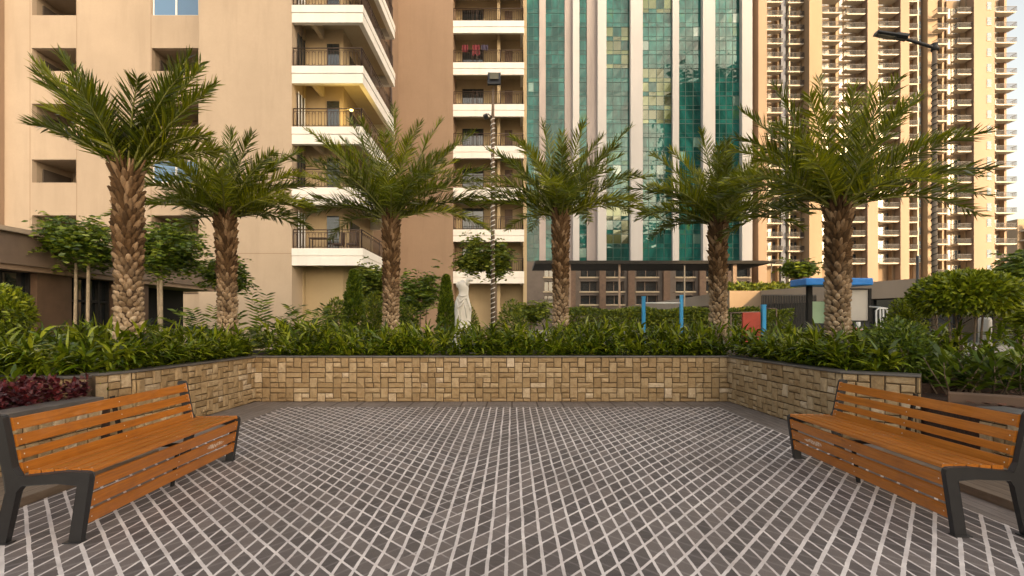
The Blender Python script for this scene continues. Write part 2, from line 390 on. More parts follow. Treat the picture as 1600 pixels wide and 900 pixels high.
def planter(name, runs, z1, cop, label):
    # runs go left to right as seen from the plaza, so that n points to the plaza
    cx = sum(p[0] for p in runs)/len(runs); cy = min(p[1] for p in runs)
    root = empty(name, (cx, cy, 0), label, 'planter wall')
    mb = MB(); core = MB()
    for i, (a, b) in enumerate(zip(runs[:-1], runs[1:])):
        cladding(mb, a, b, .005, z1)
    mb.build('stone_cladding', M['stone'], root)
    wall_core(core, runs, 0, z1-.001, .2, 0.001); core.build('mortar_core', M['mortar'], root)
    # mitred coping
    c = MB(); n = len(runs); V = [Vector(p) for p in runs]; outer = []; inner = []
    for i in range(n):
        d0 = (V[i]-V[i-1]).normalized() if i > 0 else (V[1]-V[0]).normalized()
        d1 = (V[i+1]-V[i]).normalized() if i < n-1 else d0
        n0 = Vector((d0.y, -d0.x)); n1 = Vector((d1.y, -d1.x)); m_ = (n0+n1).normalized(); k = 1/max(.4, m_.dot(n0))
        outer.append(V[i]+m_*k*.045); inner.append(V[i]-m_*k*.24)
    for i in range(n):
        for p, z in ((outer[i], z1), (inner[i], z1), (inner[i], z1+cop), (outer[i], z1+cop)): c.v.append((p.x, p.y, z))
    for i in range(n-1):
        a, b = 4*i, 4*i+4
        for q in range(4):
            w = (q+1) % 4; c.face((a+q, a+w, b+w, b+q)[::-1])
    c.face((0, 1, 2, 3)); c.face(tuple(4*n-4+i for i in (3, 2, 1, 0)))
    c.build('coping', M['coping'], root, bevel=.006)
    return root
planter('planter_wall', [(-8.6, 6.02), (-4.95, 6.08), (-4.82, 6.55), (-4.74, 9.43), (4.0, 9.43), (4.14, 6.42), (4.74, 5.93), (7.6, 5.93)][1:7], .823, .027,
        'long basketweave stone planter wall with dark coping round three sides of the plaza')
planter('stone_retaining_wall', [(-9.3, 6.02), (-5.0, 6.02)], .80, .03, 'dim plain stone wall behind the dark red shrubs at the left')
# low walls behind the benches
def low_wall(runs, label):
    return planter('low_planter_wall', runs, .585, .045, label)
low_wall([(-4.66, -2), (-4.60, 5.72)], 'low stone bed wall with grey coping behind the left bench')
low_wall([(4.62, 5.05), (4.68, -2)], 'low stone bed wall with grey coping behind the right bench')
# weathered kerb stones in the right bed
for i, (a, b) in enumerate((((4.86, 5.72), (5.5, 5.25)), ((5.5, 5.23), (6.4, 4.62)))):
    mb = MB(); p0, p1 = Vector((*a, .56)), Vector((*b, .56)); d = (p1-p0)
    Mx = Matrix.Translation((p0+p1)/2+Vector((0, 0, .06))) @ d.to_track_quat('X', 'Z').to_matrix().to_4x4(); mb.obox(Mx, d.length*.985, .14, .13)
    tag(mb.build('kerb_stone', M['brown_stone'], bevel=.012), ['weathered kerb stone at the corner of the right bark bed', 'weathered kerb stone further along the right bark bed'][i], 'kerb stone')

# ------------------------------------------------------------------ benches
def make_bench():
    root = empty('park_bench', (0, 0, 0), cat='bench')
    # profile: u runs towards the sitter, v up; frame drawn as one outline
    outer = [(-.565,0),(-.492,0),(-.415,.345),(-.385,.380),(-.16,.392),(-.035,.378),(-.090,0),(-.02,0),(.045,.425),(.04,.452),(.02,.462),(-.12,.468),(-.33,.447),(-.405,.44),(-.440,.50),(-.503,.828),(-.515,.84),(-.565,.84),(-.575,.825),(-.498,.42),(-.488,.34)]
    def endframe(y):
        mb = MB(); n = len(outer); bs = 0
        t = .042
        for yy in (y-t/2, y+t/2):
            for (u, v) in outer: mb.v.append((u, yy, v))
        for i in range(n): mb.face(((i+1) % n, i, n+i, n+(i+1) % n)[::-1])
        # caps as hand-made polygons that stay convex enough
        parts = [[0,1,2,20],[2,3,19,20],[3,13,14,19],[3,4,12,13],[4,5,11,12],[5,8,9,10,11],[5,6,7,8],[14,15,18,19],[15,16,17,18]]
        for p in parts:
            mb.face(tuple(p)); mb.face(tuple(n+i for i in p[::-1]))
        for yy, s in ((y, 1),):
            pass
        # feet plates
        mb.box(-.58, -.465, y-.035, y+.035, -.0, .008); mb.box(-.125, -.01, y-.035, y+.035, 0, .008)
        return mb.build('end_frame', M['dark_metal'], root, local=True, bevel=.006)
    L = 2.05
    endframe(.025); endframe(L-.025)
    mid = MB()   # slim middle bracket carrying the slats
    mid.obox(Matrix.Translation((-.495, L/2, .62)) @ Matrix.Rotation(R(-12), 4, 'Y'), .02, .035, .42); mid.obox(Matrix.Translation((-.21, L/2, .405)), .44, .035, .025)
    mid.obox(Matrix.Translation((-.015, L/2, .23)) @ Matrix.Rotation(R(8.5), 4, 'Y'), .018, .035, .36)
    mid.build('centre_bracket', M['black'], root, local=True)
    def slat(u, v, w, th, ang, name='slat'):
        mb = MB(); Mx = Matrix.Translation((u, L/2, v)) @ Matrix.Rotation(R(ang), 4, 'Y') @ Matrix.Rotation(R(90), 4, 'Z')
        mb.obox(Mx, L-.105, w, th)
        # obox's local y is the width
        o = mb.build(name, M['slat'], root, local=True, bevel=.004)
        b = MB()
        for yy in (.085, L/2, L-.085):
            q = Matrix.Translation((u, yy, v)) @ Matrix.Rotation(R(ang), 4, 'Y') @ Matrix.Rotation(R(90), 4, 'Z') @ Matrix.Translation((0, 0, th/2+.0005))
            ring = [q @ Vector((.005*math.cos(a*math.pi/4), .005*math.sin(a*math.pi/4), 0)) for a in range(8)]
            n = len(b.v); b.v += [tuple(p) for p in ring]; b.face(tuple(range(n, n+8)))
        s = b.build('screws', M['white_tube'], o, local=True)
        return o
    # back: slats stand on the front face of the upright, from top down
    for v, w in ((.775, .082), (.668, .074), (.572, .060), (.482, .074)):
        u = -.415-(v-.46)*.205+.0; slat(u-.012, v, w, .024, 90-11.5, 'back_slat')
    for i in range(5):
        u = -.345+i*.0855; slat(u, .458+.0+ (.004 if i > 1 else 0), .069, .024, 0, 'seat_slat')
    for v, w in ((.375, .088), (.262, .088), (.150, .088)):
        u = .0+(v-.43)*.155+.028; slat(u, v, w, .024, 98.8, 'front_slat')
    for (y0, y1, v) in ((1.50, 1.60, .262), (1.60, 1.74, .258)):
        pass
    mb = MB(); v = .262; u = (v-.43)*.155+.028; q = Matrix.Translation((u, 0, v)) @ Matrix.Rotation(R(98.8), 4, 'Y') @ Matrix.Translation((0, 0, .0132))
    pts = [(-.022, 1.48), (-.030, 1.53), (-.018, 1.60), (-.026, 1.66), (-.014, 1.72), (-.004, 1.77), (.012, 1.73), (.006, 1.66), (.02, 1.60), (.012, 1.52), (.002, 1.47)]
    top = [tuple(q @ Vector((a, b, .0008))) for a, b in pts]; bot = [tuple(q @ Vector((a, b, -.0004))) for a, b in pts]; k = len(pts)
    mb.v = top+bot; mb.face(tuple(range(k))); [mb.face((i, k+i, k+(i+1) % k, (i+1) % k)) for i in range(k)]
    mb.build('worn_sticker', M['sticker'], root, local=True)
    return root
def stickm():
    m = NT('worn_sticker'); n = m.noise(60, 4, .7, m.coord()); m.set(base=m.ramp(n, [(.42, (.38, .14, .04)), (.5, (.60, .44, .34)), (.62, (.70, .58, .50))]), rough=.7); return m.mat
M['sticker'] = stickm()
b1 = make_bench()
b1.location = (-2.82, 3.36, 0.004); b1.rotation_euler = (0, 0, R(2.6))
b1['label'] = 'orange slatted bench with dark grey frames at the left side of the plaza'; b1['group'] = 'benches facing each other across the plaza'
b2 = make_bench()   # mirrored twin
for ch in kids(b2):   # the twin is the same bench turned to face the other way
    for o in [ch]+kids(ch):
        me = o.data
        for v in me.vertices: v.co.x = -v.co.x
        me.flip_normals()
b2.location = (2.985, 3.46, 0.004); b2.rotation_euler = (0, 0, R(-.5))
b2['label'] = 'orange slatted bench with dark grey frames at the right side of the plaza'; b2['group'] = 'benches facing each other across the plaza'

# ------------------------------------------------------------------ foliage primitives
def leaf(mb, p, d, up, L, w, droop=.3, segs=2, mi=0, fold=0.0):
    "a pointed strip leaf"
    d = d.normalized(); s = d.cross(up)
    if s.length < 1e-4: s = Vector((1, 0, 0))
    s.normalize(); n = len(mb.v); q = Vector(p); step = L/(segs+1)
    prof = (.35, 1.0, .75, .5) if segs > 1 else (.6, 1.0)
    ws = ((.35, 1.0) if segs == 1 else (.4, 1.0, .72) if segs == 2 else (.4, .95, 1.0, .6))
    for i in range(segs+1):
        h = s*(w*.5*ws[min(i, len(ws)-1)]); mb.v.append(tuple(q-h)); mb.v.append(tuple(q+h))
        q = q+d*step; d = (d+Vector((0, 0, -droop/(segs+1)))).normalized()
    mb.v.append(tuple(q))
    for i in range(segs): mb.face((n+2*i, n+2*i+1, n+2*i+3, n+2*i+2), mi)
    k = n+2*segs; mb.face((k, k+1, k+2), mi)
def rdir(lo=-1, hi=1):
    a = random.uniform(0, 2*math.pi); z = random.uniform(lo, hi); r = math.sqrt(max(0, 1-z*z)); return Vector((r*math.cos(a), r*math.sin(a), z))
UP = Vector((0, 0, 1))

# ------------------------------------------------------------------ date palms
def trunk_mesh(x, y, z0, H, r0, r1, lean, root):
    def ctr(t): return Vector((x+lean[0]*t*t, y+lean[1]*t*t, z0+H*t))
    def rad(t): return r0+(r1-r0)*t + .03*math.exp(-t*9)
    core = MB(); core.tube([ctr(i/12) for i in range(13)], [rad(i/12)*.87 for i in range(13)], 14)
    o = MB(); nr = int(H/.070); na = 10
    for j in range(nr):
        t = (j+.5)/nr
        for k in range(na):
            th = 2*math.pi*(k+(j % 2)*.5+random.uniform(-.12, .12)+j*.04)/na; tt = t+random.uniform(-.3, .3)/nr
            c = ctr(min(1, tt)); r = rad(t)*.86; upper = max(0, (t-.42)/.58)
            rd = Vector((math.cos(th), math.sin(th), 0)); tg = Vector((-math.sin(th), math.cos(th), 0))
            w = 2*math.pi*r/na*random.uniform(.40, .56); h = .043*random.uniform(.8, 1.25)*(1+1.0*upper)
            out = random.uniform(.040, .068)+upper*random.uniform(.015, .07)
            up = UP*(.3+upper*.9)
            n = len(o.v); ringa = []; 
            for q in range(8):
                a = 2*math.pi*q/8; cx, cz = math.cos(a), math.sin(a)
                shape = (abs(cx)**1.1*math.copysign(1, cx), abs(cz)**1.1*math.copysign(1, cz))
                o.v.append(tuple(c+rd*(r-.01)+tg*(w*1.05*shape[0])+UP*(h*1.05*shape[1]-.01)))
            for q in range(8):
                a = 2*math.pi*q/8; cx, cz = math.cos(a), math.sin(a); k2 = .78-.25*upper
                o.v.append(tuple(c+rd*(r+out*.72+(.008 if cz > 0 else -.006))+tg*(w*k2*cx)+UP*(h*k2*cz)+up*out*.7))
            o.v.append(tuple(c+rd*(r+out)+up*out+tg*random.uniform(-.01, .01)))
            for q in range(8):
                q2 = (q+1) % 8
                o.face((n+q, n+q2, n+8+q2, n+8+q), 0, True); o.face((n+8+q, n+8+q2, n+16), 0, upper < .3)
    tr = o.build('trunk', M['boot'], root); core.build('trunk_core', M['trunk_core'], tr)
    return ctr(1), rad(1)
def frond(root, base, az, el, L, droop, nl=66, lw=.0235, ll=.35):
    mb = MB(); d = Vector((math.cos(az)*math.cos(el), math.sin(az)*math.cos(el), math.sin(el)))
    side = Vector((-math.sin(az), math.cos(az), 0)); n = 14; pts = [Vector(base)]; ds = [d.copy()]
    tw = random.uniform(-.25, .25)
    for i in range(n):
        e2 = el-droop*((i+1)/n)**1.3; d = Vector((math.cos(az)*math.cos(e2), math.sin(az)*math.cos(e2), math.sin(e2)))+side*tw*(i/n)**2*.5
        d.normalize(); pts.append(pts[-1]+d*L/n); ds.append(d.copy())
    mb.tube(pts, [.017*(1-.85*i/n)+.002 for i in range(n+1)], 5, 1, False)
    for i in range(nl):
        t = .10+.90*(i+.5)/nl; f = t*n; k = min(n-1, int(f)); p = pts[k].lerp(pts[k+1], f-k); tg = ds[k].lerp(ds[k+1], f-k).normalized()
        upv = side.cross(tg).normalized()*-1
        if upv.z < 0 and abs(el) < R(88): upv = -upv
        env = min(1, .35+t*3.2)*(1-.55*max(0, (t-.65)/.35)**1.5)
        for s in (-1, 1):
            a = R(60-26*t+random.uniform(-5, 5)); v = R(random.choice((-14, 12, 34, 56))+random.uniform(-6, 6))
            dd = tg*math.cos(a)+(side*s*math.cos(v)+upv*math.sin(v))*math.sin(a)
            l = ll*env*random.uniform(.85, 1.12)
            if t < .16: l *= .6
            leaf(mb, p, dd, (upv*.6+side*s*random.uniform(-.5, .5)+rdir()*.75), l, lw*random.uniform(.8, 1.15), random.uniform(.05, .32), 2)
    mb.build('frond', [M['palm_leaf'], M['rachis']], root)
def palm(px, Y, ytop, wpx, specs, label, zb=.68, lean=(0, 0), rnd=22, el_range=(22, 78), L=(1.75, 2.15), seed=1, droop=(38, 62)):
    random.seed(seed); x = X(px, Y); H = Z(ytop, Y)-zb; r = wpx/2/800*Y
    root = empty('date_palm', (x, Y, zb), label, 'palm tree', 'date palms standing in the raised bed')
    top, rt = trunk_mesh(x, Y, zb, H, r*.70, r*.62, lean, root)
    # leaf-base bundle below the crown
    mb = MB()
    for k in range(26):
        a = k*2.399; e = R(random.uniform(55, 82)); d = Vector((math.cos(a)*math.cos(e), math.sin(a)*math.cos(e), math.sin(e)))
        p = top+Vector((math.cos(a), math.sin(a), 0))*rt*random.uniform(.35, .8)+UP*random.uniform(-.12, .03)
        mb.tube([p, p+d*.14, p+d*.30+UP*.02], [.030, .022, .012], 5)
    mb.build('leaf_bases', M['boot'], root)
    for (az, el, l, dr) in specs:
        a = R(az); frond(root, top+Vector((math.cos(a), math.sin(a), 0))*.07, a, R(el), l, R(dr))
    for k in range(rnd):
        t = (k+.5)/rnd; a = k*2.39996+random.uniform(-.3, .3); el = el_range[0]+(el_range[1]-el_range[0])*t+random.uniform(-5, 5)
        frond(root, top+Vector((math.cos(a), math.sin(a), 0))*.06+UP*.05*t, a, R(el), random.uniform(*L)*(1-.12*t), R(random.uniform(*droop)*(1-.45*t)))
# az: 0 = right, 180 = left, 90 = away, 270 = towards the camera; el = rise at the base
palm(202, 7.2, 272, 50, [(180,63,1.85,28),(175,70,1.95,18),(186,66,1.7,36),(3,69,1.85,20),(-6,64,1.75,24),(8,74,1.9,14),(352,54,1.6,26),(190,50,1.3,45),(60,74,1.15,14),(240,70,1.2,16),(20,40,1.25,40),(168,48,1.4,40),(336,62,1.6,26),(198,66,1.75,24),(14,64,1.75,24)],
     'tallest date palm with steep V-shaped fronds, leftmost in the raised bed', lean=(-.03, 0), rnd=9, el_range=(50, 82), L=(1.1, 1.5), seed=11)
palm(356, 9.8, 342, 37, [(180,44,1.75,45),(2,44,1.75,45),(172,60,1.9,32),(8,62,1.9,32),(100,82,1.9,8),(178,30,1.6,42),(0,30,1.6,42)], 'short leaning date palm left of the corner balcony', lean=(-.05, 0), rnd=28, el_range=(18, 78), L=(1.5, 1.85), seed=12, droop=(42, 62))
palm(611, 11.2, 345, 33, [(180,44,2.5,42),(176,60,2.8,26),(0,46,2.5,40),(4,60,2.7,24),(182,28,2.1,36),(358,30,2.1,36),(90,84,2.8,8),(30,72,2.7,14),(150,72,2.7,16)], 'broad full date palm in front of the tan corner wall', rnd=32, L=(2.0, 2.5), el_range=(20, 80), seed=13, droop=(44, 68))
palm(876, 11.2, 340, 33, [(180,36,2.1,40),(5,62,2.5,18),(0,42,2.2,36),(176,58,2.2,28),(130,82,2.3,8),(182,24,1.9,34),(356,28,1.9,34)], 'date palm in front of the first glass strips of the green tower', rnd=30, L=(1.8, 2.2), el_range=(20, 80), seed=14, droop=(44, 68))
palm(1122, 10.6, 352, 35, [(182,44,2.0,45),(2,44,1.8,45),(100,82,2.2,8),(176,64,2.0,30),(60,74,2.1,14)], 'date palm in front of the right end of the green tower', rnd=30, L=(1.6, 2.0), el_range=(20, 80), seed=15, droop=(46, 70))
palm(1309, 8.2, 328, 46, [(180,30,1.85,36),(0,32,2.4,40),(2,52,2.3,38),(170,62,2.2,26),(5,64,2.3,20),(356,20,2.2,32),(185,46,2.0,40),(95,84,2.35,6),(20,74,2.35,12),(165,74,2.3,14)], 'widest date palm beside the blue-roofed notice board', rnd=30, L=(1.75, 2.15), el_range=(18, 80), seed=16, droop=(44, 70))

# ------------------------------------------------------------------ broad-leaved hedge in the raised bed
def over_bed(x, y): return y > 9.46 or (x < -4.86 and y > 6.12) or (x > 4.22 and y > 6.42) or (x < -4.66 and y < 6.0)
def clump_leaves(mb, x, y, z0, h, n, ll, lw, bias=None):
    for i in range(n):
        nv_, nf_ = len(mb.v), len(mb.f)
        t = random.random()**.7; a = random.uniform(0, 2*math.pi); e = R(random.uniform(5, 60)*(.4+.6*t)+ (25*t))
        d = Vector((math.cos(a)*math.cos(e), math.sin(a)*math.cos(e), math.sin(e)))
        if bias is not None and random.random() < .5: d = (d+bias*random.uniform(.3, 1.0)).normalized()
        p = Vector((x+random.uniform(-.03, .03), y+random.uniform(-.03, .03), z0+h*t))
        leaf(mb, p, d, UP+rdir()*.5, ll*random.uniform(.65, 1.2), lw*random.uniform(.75, 1.25), random.uniform(.7, 2.0), 3)
        if any(v[2] < .875 and not over_bed(v[0], v[1]) for v in mb.v[nv_:]):      # a blade may hang over the coping but not pass through the stone
            del mb.v[nv_:]; del mb.f[nf_:]; del mb.m[nf_:]; del mb.sm[nf_:]
def hedge(name, label, region, z0, h, dens, seed, ll=.29, lw=.042, bias=None, edge=None, n=24, mat='hedge_leaf', hvar=.12, cat='hedge'):
    random.seed(seed); mb = MB(); x0, x1, y0, y1 = region; cnt = int((x1-x0)*(y1-y0)*dens)
    for i in range(cnt):
        x, y = random.uniform(x0, x1), random.uniform(y0, y1)
        hh = h+random.uniform(-hvar, hvar)+.05*math.sin(x*2.1+y)
        clump_leaves(mb, x, y, z0, hh, n, ll, lw, bias)
    if edge:
        for (a, b, k, bi) in edge:
            for i in range(k):
                t = random.random(); clump_leaves(mb, a[0]+(b[0]-a[0])*t, a[1]+(b[1]-a[1])*t, z0, h*random.uniform(.3, .85), n, ll, lw, Vector(bi))
    o = mb.build(name, M[mat]); return tag(o, label, cat)
hedge('leafy_hedge', 'long broad-leaved hedge along the back planter wall between the palms', (-4.9, 4.3, 9.62, 10.9), .70, .54, 24, 21, bias=Vector((0, -.5, .1)),
      edge=[((-4.7, 9.62), (4.0, 9.62), 150, (0, -1, -.1))])
hedge('leafy_hedge', 'broad-leaved hedge over the left arm of the planter wall below the tallest palm', (-8.6, -5.0, 6.45, 10.2), .70, .50, 22, 22, bias=Vector((.4, -.5, .1)),
      edge=[((-5.02, 6.3), (-4.9, 9.5), 70, (1, -.3, -.1)), ((-8.4, 6.2), (-5.1, 6.2), 90, (0, -1, -.2))])
hedge('leafy_hedge', 'broad-leaved hedge over the right arm of the planter wall below the widest palm', (4.3, 6.6, 6.6, 10.2), .70, .46, 24, 23, bias=Vector((-.4, -.5, .1)),
      edge=[((4.2, 9.4), (4.36, 6.7), 70, (-1, -.3, -.1)), ((4.5, 6.5), (4.75, 6.35), 8, (-.3, -.5, .3))])

def bush(name, label, cat, c, rad, n, size, mat, stems=None, group=None, shell=.45, aspect=2.4, z_base=None, droop=.4, seg=1):
    "rounded shrub or crown: leaves in the outer shell of uneven lobes, with stems"
    root = empty(name, (c[0], c[1], z_base if z_base is not None else c[2]-rad[2]), label, cat, group)
    mb = MB(); c = Vector(c); lobes = [(rdir(-.5, 1), random.uniform(.08, .2)) for _ in range(9)]
    for i in range(n):
        d = rdir(-.75, 1); k = 1+sum(a*max(0, d.dot(l))**6 for l, a in lobes)-.08
        r = k*(1-shell*random.random()**1.6); p = c+Vector((d.x*rad[0], d.y*rad[1], d.z*rad[2]))*r
        dd = (d+rdir()*.8+UP*.15).normalized()
        leaf(mb, p, dd, (d+rdir()*.6), size*random.uniform(.7, 1.3), size/aspect*random.uniform(.8, 1.2), droop, seg)
    mb.build('foliage', M[mat], root)
    if stems:
        s = MB()
        for (x0, y0, x1, y1, r) in stems:
            zb = z_base if z_base is not None else c.z-rad[2]
            p0 = Vector((x0, y0, zb)); p1 = Vector((x1, y1, c.z-rad[2]*.15)); m_ = p0.lerp(p1, .5)+Vector((random.uniform(-.04, .04), random.uniform(-.03, .03), 0))
            s.tube([p0, m_, p1], [r, r*.75, r*.45], 6)
            for _ in range(3):
                q = m_.lerp(p1, random.uniform(.3, 1)); e = q+Vector((random.uniform(-1, 1)*rad[0]*.6, random.uniform(-1, 1)*rad[1]*.6, rad[2]*random.uniform(.2, .6)))
                s.tube([q, e], [r*.4, r*.15], 5)
        s.build('trunk', M['bark'], root)
    return root
random.seed(31)
Y = 7.0; cx = X(1509, Y)
bush('topiary_tree', 'rounded umbrella-shaped clipped tree on several thin stems at the right', 'tree', (cx, Y, Z(462, Y)), (.60, .58, .345), 9000, .075, 'topiary_leaf',
     [(cx-.06, Y, cx-.25, Y, .022), (cx-.02, Y, cx-.08, Y+.1, .022), (cx+.0, Y-.04, cx+.06, Y-.1, .020), (cx+.05, Y, cx+.25, Y, .022), (cx-.1, Y+.05, cx-.42, Y+.05, .016), (cx+.03, Y+.05, cx+.1, Y+.2, .02)], z_base=.58, shell=.6)
bush('clipped_bush', 'round clipped green bush cut off by the left edge of the photo', 'bush', (X(-12, 7.6), 7.6, Z(490, 7.6)), (.46, .46, .42), 3600, .075, 'topiary_leaf', [(X(-12,7.6), 7.6, X(-12,7.6), 7.6, .04)], z_base=.7, shell=.5)
bush('small_leaved_bush', 'small-leaved green bush at the right end of the planter wall', 'bush', (X(1425, 6.5), 6.72, 1.04), (.42, .36, .44), 4600, .055, 'tree_leaf', [(X(1425,6.5), 6.6, X(1425,6.5), 6.6, .03)], z_base=.6, shell=.8)
bush('pointed_shrub', 'pointed young conifer-like shrub left of the umbrella-shaped tree', 'shrub', (X(1416, 8.2), 8.2, 1.42), (.24, .24, .45), 2600, .06, 'topiary_leaf', [(X(1416,8.2), 8.2, X(1416,8.2), 8.2, .02)], z_base=.7, shell=.85)
def stem_plant(label, x, y, z, h, n, seed, spread=.25, ll=.24, lw=.05, mat='tree_leaf'):
    random.seed(seed); root = empty('stem_plant', (x, y, z), label, 'plant', 'leafy plants in the right bark bed'); mb = MB(); s = MB()
    for i in range(n):
        a = random.uniform(0, 6.28); q = Vector((x+math.cos(a)*spread*random.random(), y+math.sin(a)*spread*random.random(), z)); e = q+Vector((math.cos(a)*.25, math.sin(a)*.25, h*random.uniform(.6, 1)))
        s.tube([q, q.lerp(e, .5)+rdir()*.03, e], [.010, .008, .005], 5)
        for k in range(15):
            t = .2+.8*k/14; a2 = k*2.4; p = q.lerp(e, t); el = R(15+45*t); leaf(mb, p, Vector((math.cos(a2)*math.cos(el), math.sin(a2)*math.cos(el), math.sin(el))), UP+rdir()*.5, ll*random.uniform(.7, 1.15), lw*random.uniform(.8, 1.2), random.uniform(.5, 1.2), 3)
    mb.build('leaves', M[mat], root); s.build('stems', M['bark'], root)
stem_plant('leafy plant in front of the umbrella-shaped tree, left of its stems', X(1488, 6.2), 6.2, .58, .52, 11, 41)
stem_plant('broad leafy plant right of the umbrella-shaped tree stems', X(1545, 6.1), 6.1, .58, .55, 13, 42)
stem_plant('leafy plant cut off by the right edge of the photo', X(1598, 6.0), 6.0, .58, .5, 12, 43)
stem_plant('dim tangled green plant at the left edge, above the dark red shrubs', X(22, 5.9), 5.85, .48, .5, 14, 44, mat='hedge_leaf')
kids_ = [o for o in bpy.data.objects if o.get('label') == 'dim tangled green plant at the left edge, above the dark red shrubs'][0]; del kids_['group']
hedge('red_shrub_bed', 'dark red leafy shrubs filling the low bed behind the left bench', (-8.2, -4.80, 3.6, 5.85), .48, .27, 60, 33, ll=.08, lw=.034, n=40, mat='red_leaf', hvar=.05, cat='shrubs')

# ------------------------------------------------------------------ walls with openings
def wall_open(mb, x0, x1, z0, z1, y, holes, depth=.3):
    "front skin at y with rectangular holes (hx0,hx1,hz0,hz1) and their reveals"
    xs = sorted({x0, x1, *[h[0] for h in holes], *[h[1] for h in holes]}); zs = sorted({z0, z1, *[h[2] for h in holes], *[h[3] for h in holes]})
    for a, b in zip(xs[:-1], xs[1:]):
        for c, d in zip(zs[:-1], zs[1:]):
            cx, cz = (a+b)/2, (c+d)/2
            if any(h[0] < cx < h[1] and h[2] < cz < h[3] for h in holes): continue
            mb.quad((a, y, c), (b, y, c), (b, y, d), (a, y, d))
    for (a, b, c, d) in holes:
        e = y+depth
        mb.quad((a, y, c), (a, e, c), (a, e, d), (a, y, d)); mb.quad((b, y, c), (b, y, d), (b, e, d), (b, e, c))
        mb.quad((a, y, c), (b, y, c), (b, e, c), (a, e, c)); mb.quad((a, y, d), (a, e, d), (b, e, d), (b, y, d))
def box_no_front(mb, x0, x1, y0, y1, z0, z1, mi=0):
    mb.quad((x0,y0,z0),(x0,y1,z0),(x0,y1,z1),(x0,y0,z1),mi); mb.quad((x1,y0,z0),(x1,y0,z1),(x1,y1,z1),(x1,y1,z0),mi)
    mb.quad((x0,y1,z0),(x1,y1,z0),(x1,y1,z1),(x0,y1,z1),mi); mb.quad((x0,y0,z1),(x0,y1,z1),(x1,y1,z1),(x1,y0,z1),mi); mb.quad((x0,y0,z0),(x1,y0,z0),(x1,y1,z0),(x0,y1,z0),mi)

# ---- pale left wing: facade at 28 m, blank bay at 25.7 m, corner balconies
bl = empty('apartment_building', (-18, 26, 0), 'tall pale beige apartment block with square loggia openings and white corner balconies', 'building')
TOP = 27.0; FY = 28.0; FH = 3.05
cols = [(X(50, FY), X(119, FY)), (X(237, FY), X(310, FY))]
rows = [(Z(24, FY)-FH*k+.0, ) for k in range(4)]
holes = []; deep = []
for k in range(-1, 6):
    zt = Z(75, FY)-k*FH+0.0; zb = Z(111, FY)-k*FH
    if zb < 2: continue
    for ci, (a, b) in enumerate(cols):
        holes.append((a, b, zb, zt)); deep.append((a, b, zb, zt, ci, k))
wall = MB(); wall_open(wall, X(-60, FY), X(314, 25.7)+.3, 0, TOP, FY, [h for h in holes], .28)
# blank bay standing forward
bx0, bx1 = X(311, 25.7), X(456, 25.7)
wall.box(bx0, bx1-.0, 25.7, 27.02, 0, TOP+0.3)
wall.build('wall', M['stucco_pale'], bl)
gr = MB()      # construction joints, drawn as thin darker tan strips
for px in (47, 120, 236):
    gr.box(X(px, FY)-.012, X(px, FY)+.012, FY-.006, FY+.004, 0, TOP)
gr.box(bx0, bx1, 25.694, 25.70, Z(396, 25.7)-.012, Z(396, 25.7)+.012)
gr.build('expansion_joint', M['stucco_tan'], bl)
lw_ = MB(); lw_.box(X(-60, FY)-6, X(-60, FY)+2.35, FY-.35, FY+6, 0, TOP); lw_.build('side_wall', M['stucco_tan'], bl)
random.seed(5)
for (a, b, zb, zt, ci, k) in deep:
    closed = ci == 1 and k in (-1, 2)
    if closed:
        fr = MB(); t = .07; yy = FY+.10
        fr.box(a, b, yy, yy+.06, zt-t, zt); fr.box(a, b, yy, yy+.06, zb, zb+t); fr.box(a, a+t, yy, yy+.06, zb+t, zt-t); fr.box(b-t, b, yy, yy+.06, zb+t, zt-t); fr.box((a+b)/2-.05, (a+b)/2+.05, yy-.005, yy+.06, zb+t, zt-t)
        f = fr.build('window', M['white_frame'], bl); pn = MB(); pn.quad((a+t, yy+.03, zb+t), ((a+b)/2-.05, yy+.03, zb+t), ((a+b)/2-.05, yy+.03, zt-t), (a+t, yy+.03, zt-t)); pn.quad(((a+b)/2+.05, yy+.03, zb+t), (b-t, yy+.03, zb+t), (b-t, yy+.03, zt-t), ((a+b)/2+.05, yy+.03, zt-t))
        pn.build('pane', M['window_blue'], f)
        bk = MB(); bk.box(a, b, yy+.4, yy+.45, zb, zt); bk.build('blind', M['curtain'], f)
    else:
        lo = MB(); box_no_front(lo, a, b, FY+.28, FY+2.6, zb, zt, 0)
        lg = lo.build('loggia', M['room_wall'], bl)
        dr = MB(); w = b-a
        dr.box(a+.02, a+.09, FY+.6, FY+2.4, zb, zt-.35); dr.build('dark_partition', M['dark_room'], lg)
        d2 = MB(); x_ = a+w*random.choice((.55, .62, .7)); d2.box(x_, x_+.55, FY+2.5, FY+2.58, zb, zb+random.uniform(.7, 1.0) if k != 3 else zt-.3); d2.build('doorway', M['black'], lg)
        if random.random() < .6:
            rl = MB(); rl.box(a+.03, b-.03, FY+.2, FY+.23, zb+.02, zb+.06); [rl.box(a+.2+q*.5, a+.23+q*.5, FY+.2, FY+.23, zb, zb+.08) for q in range(4)]; rl.build('rail', M['iron'], lg)
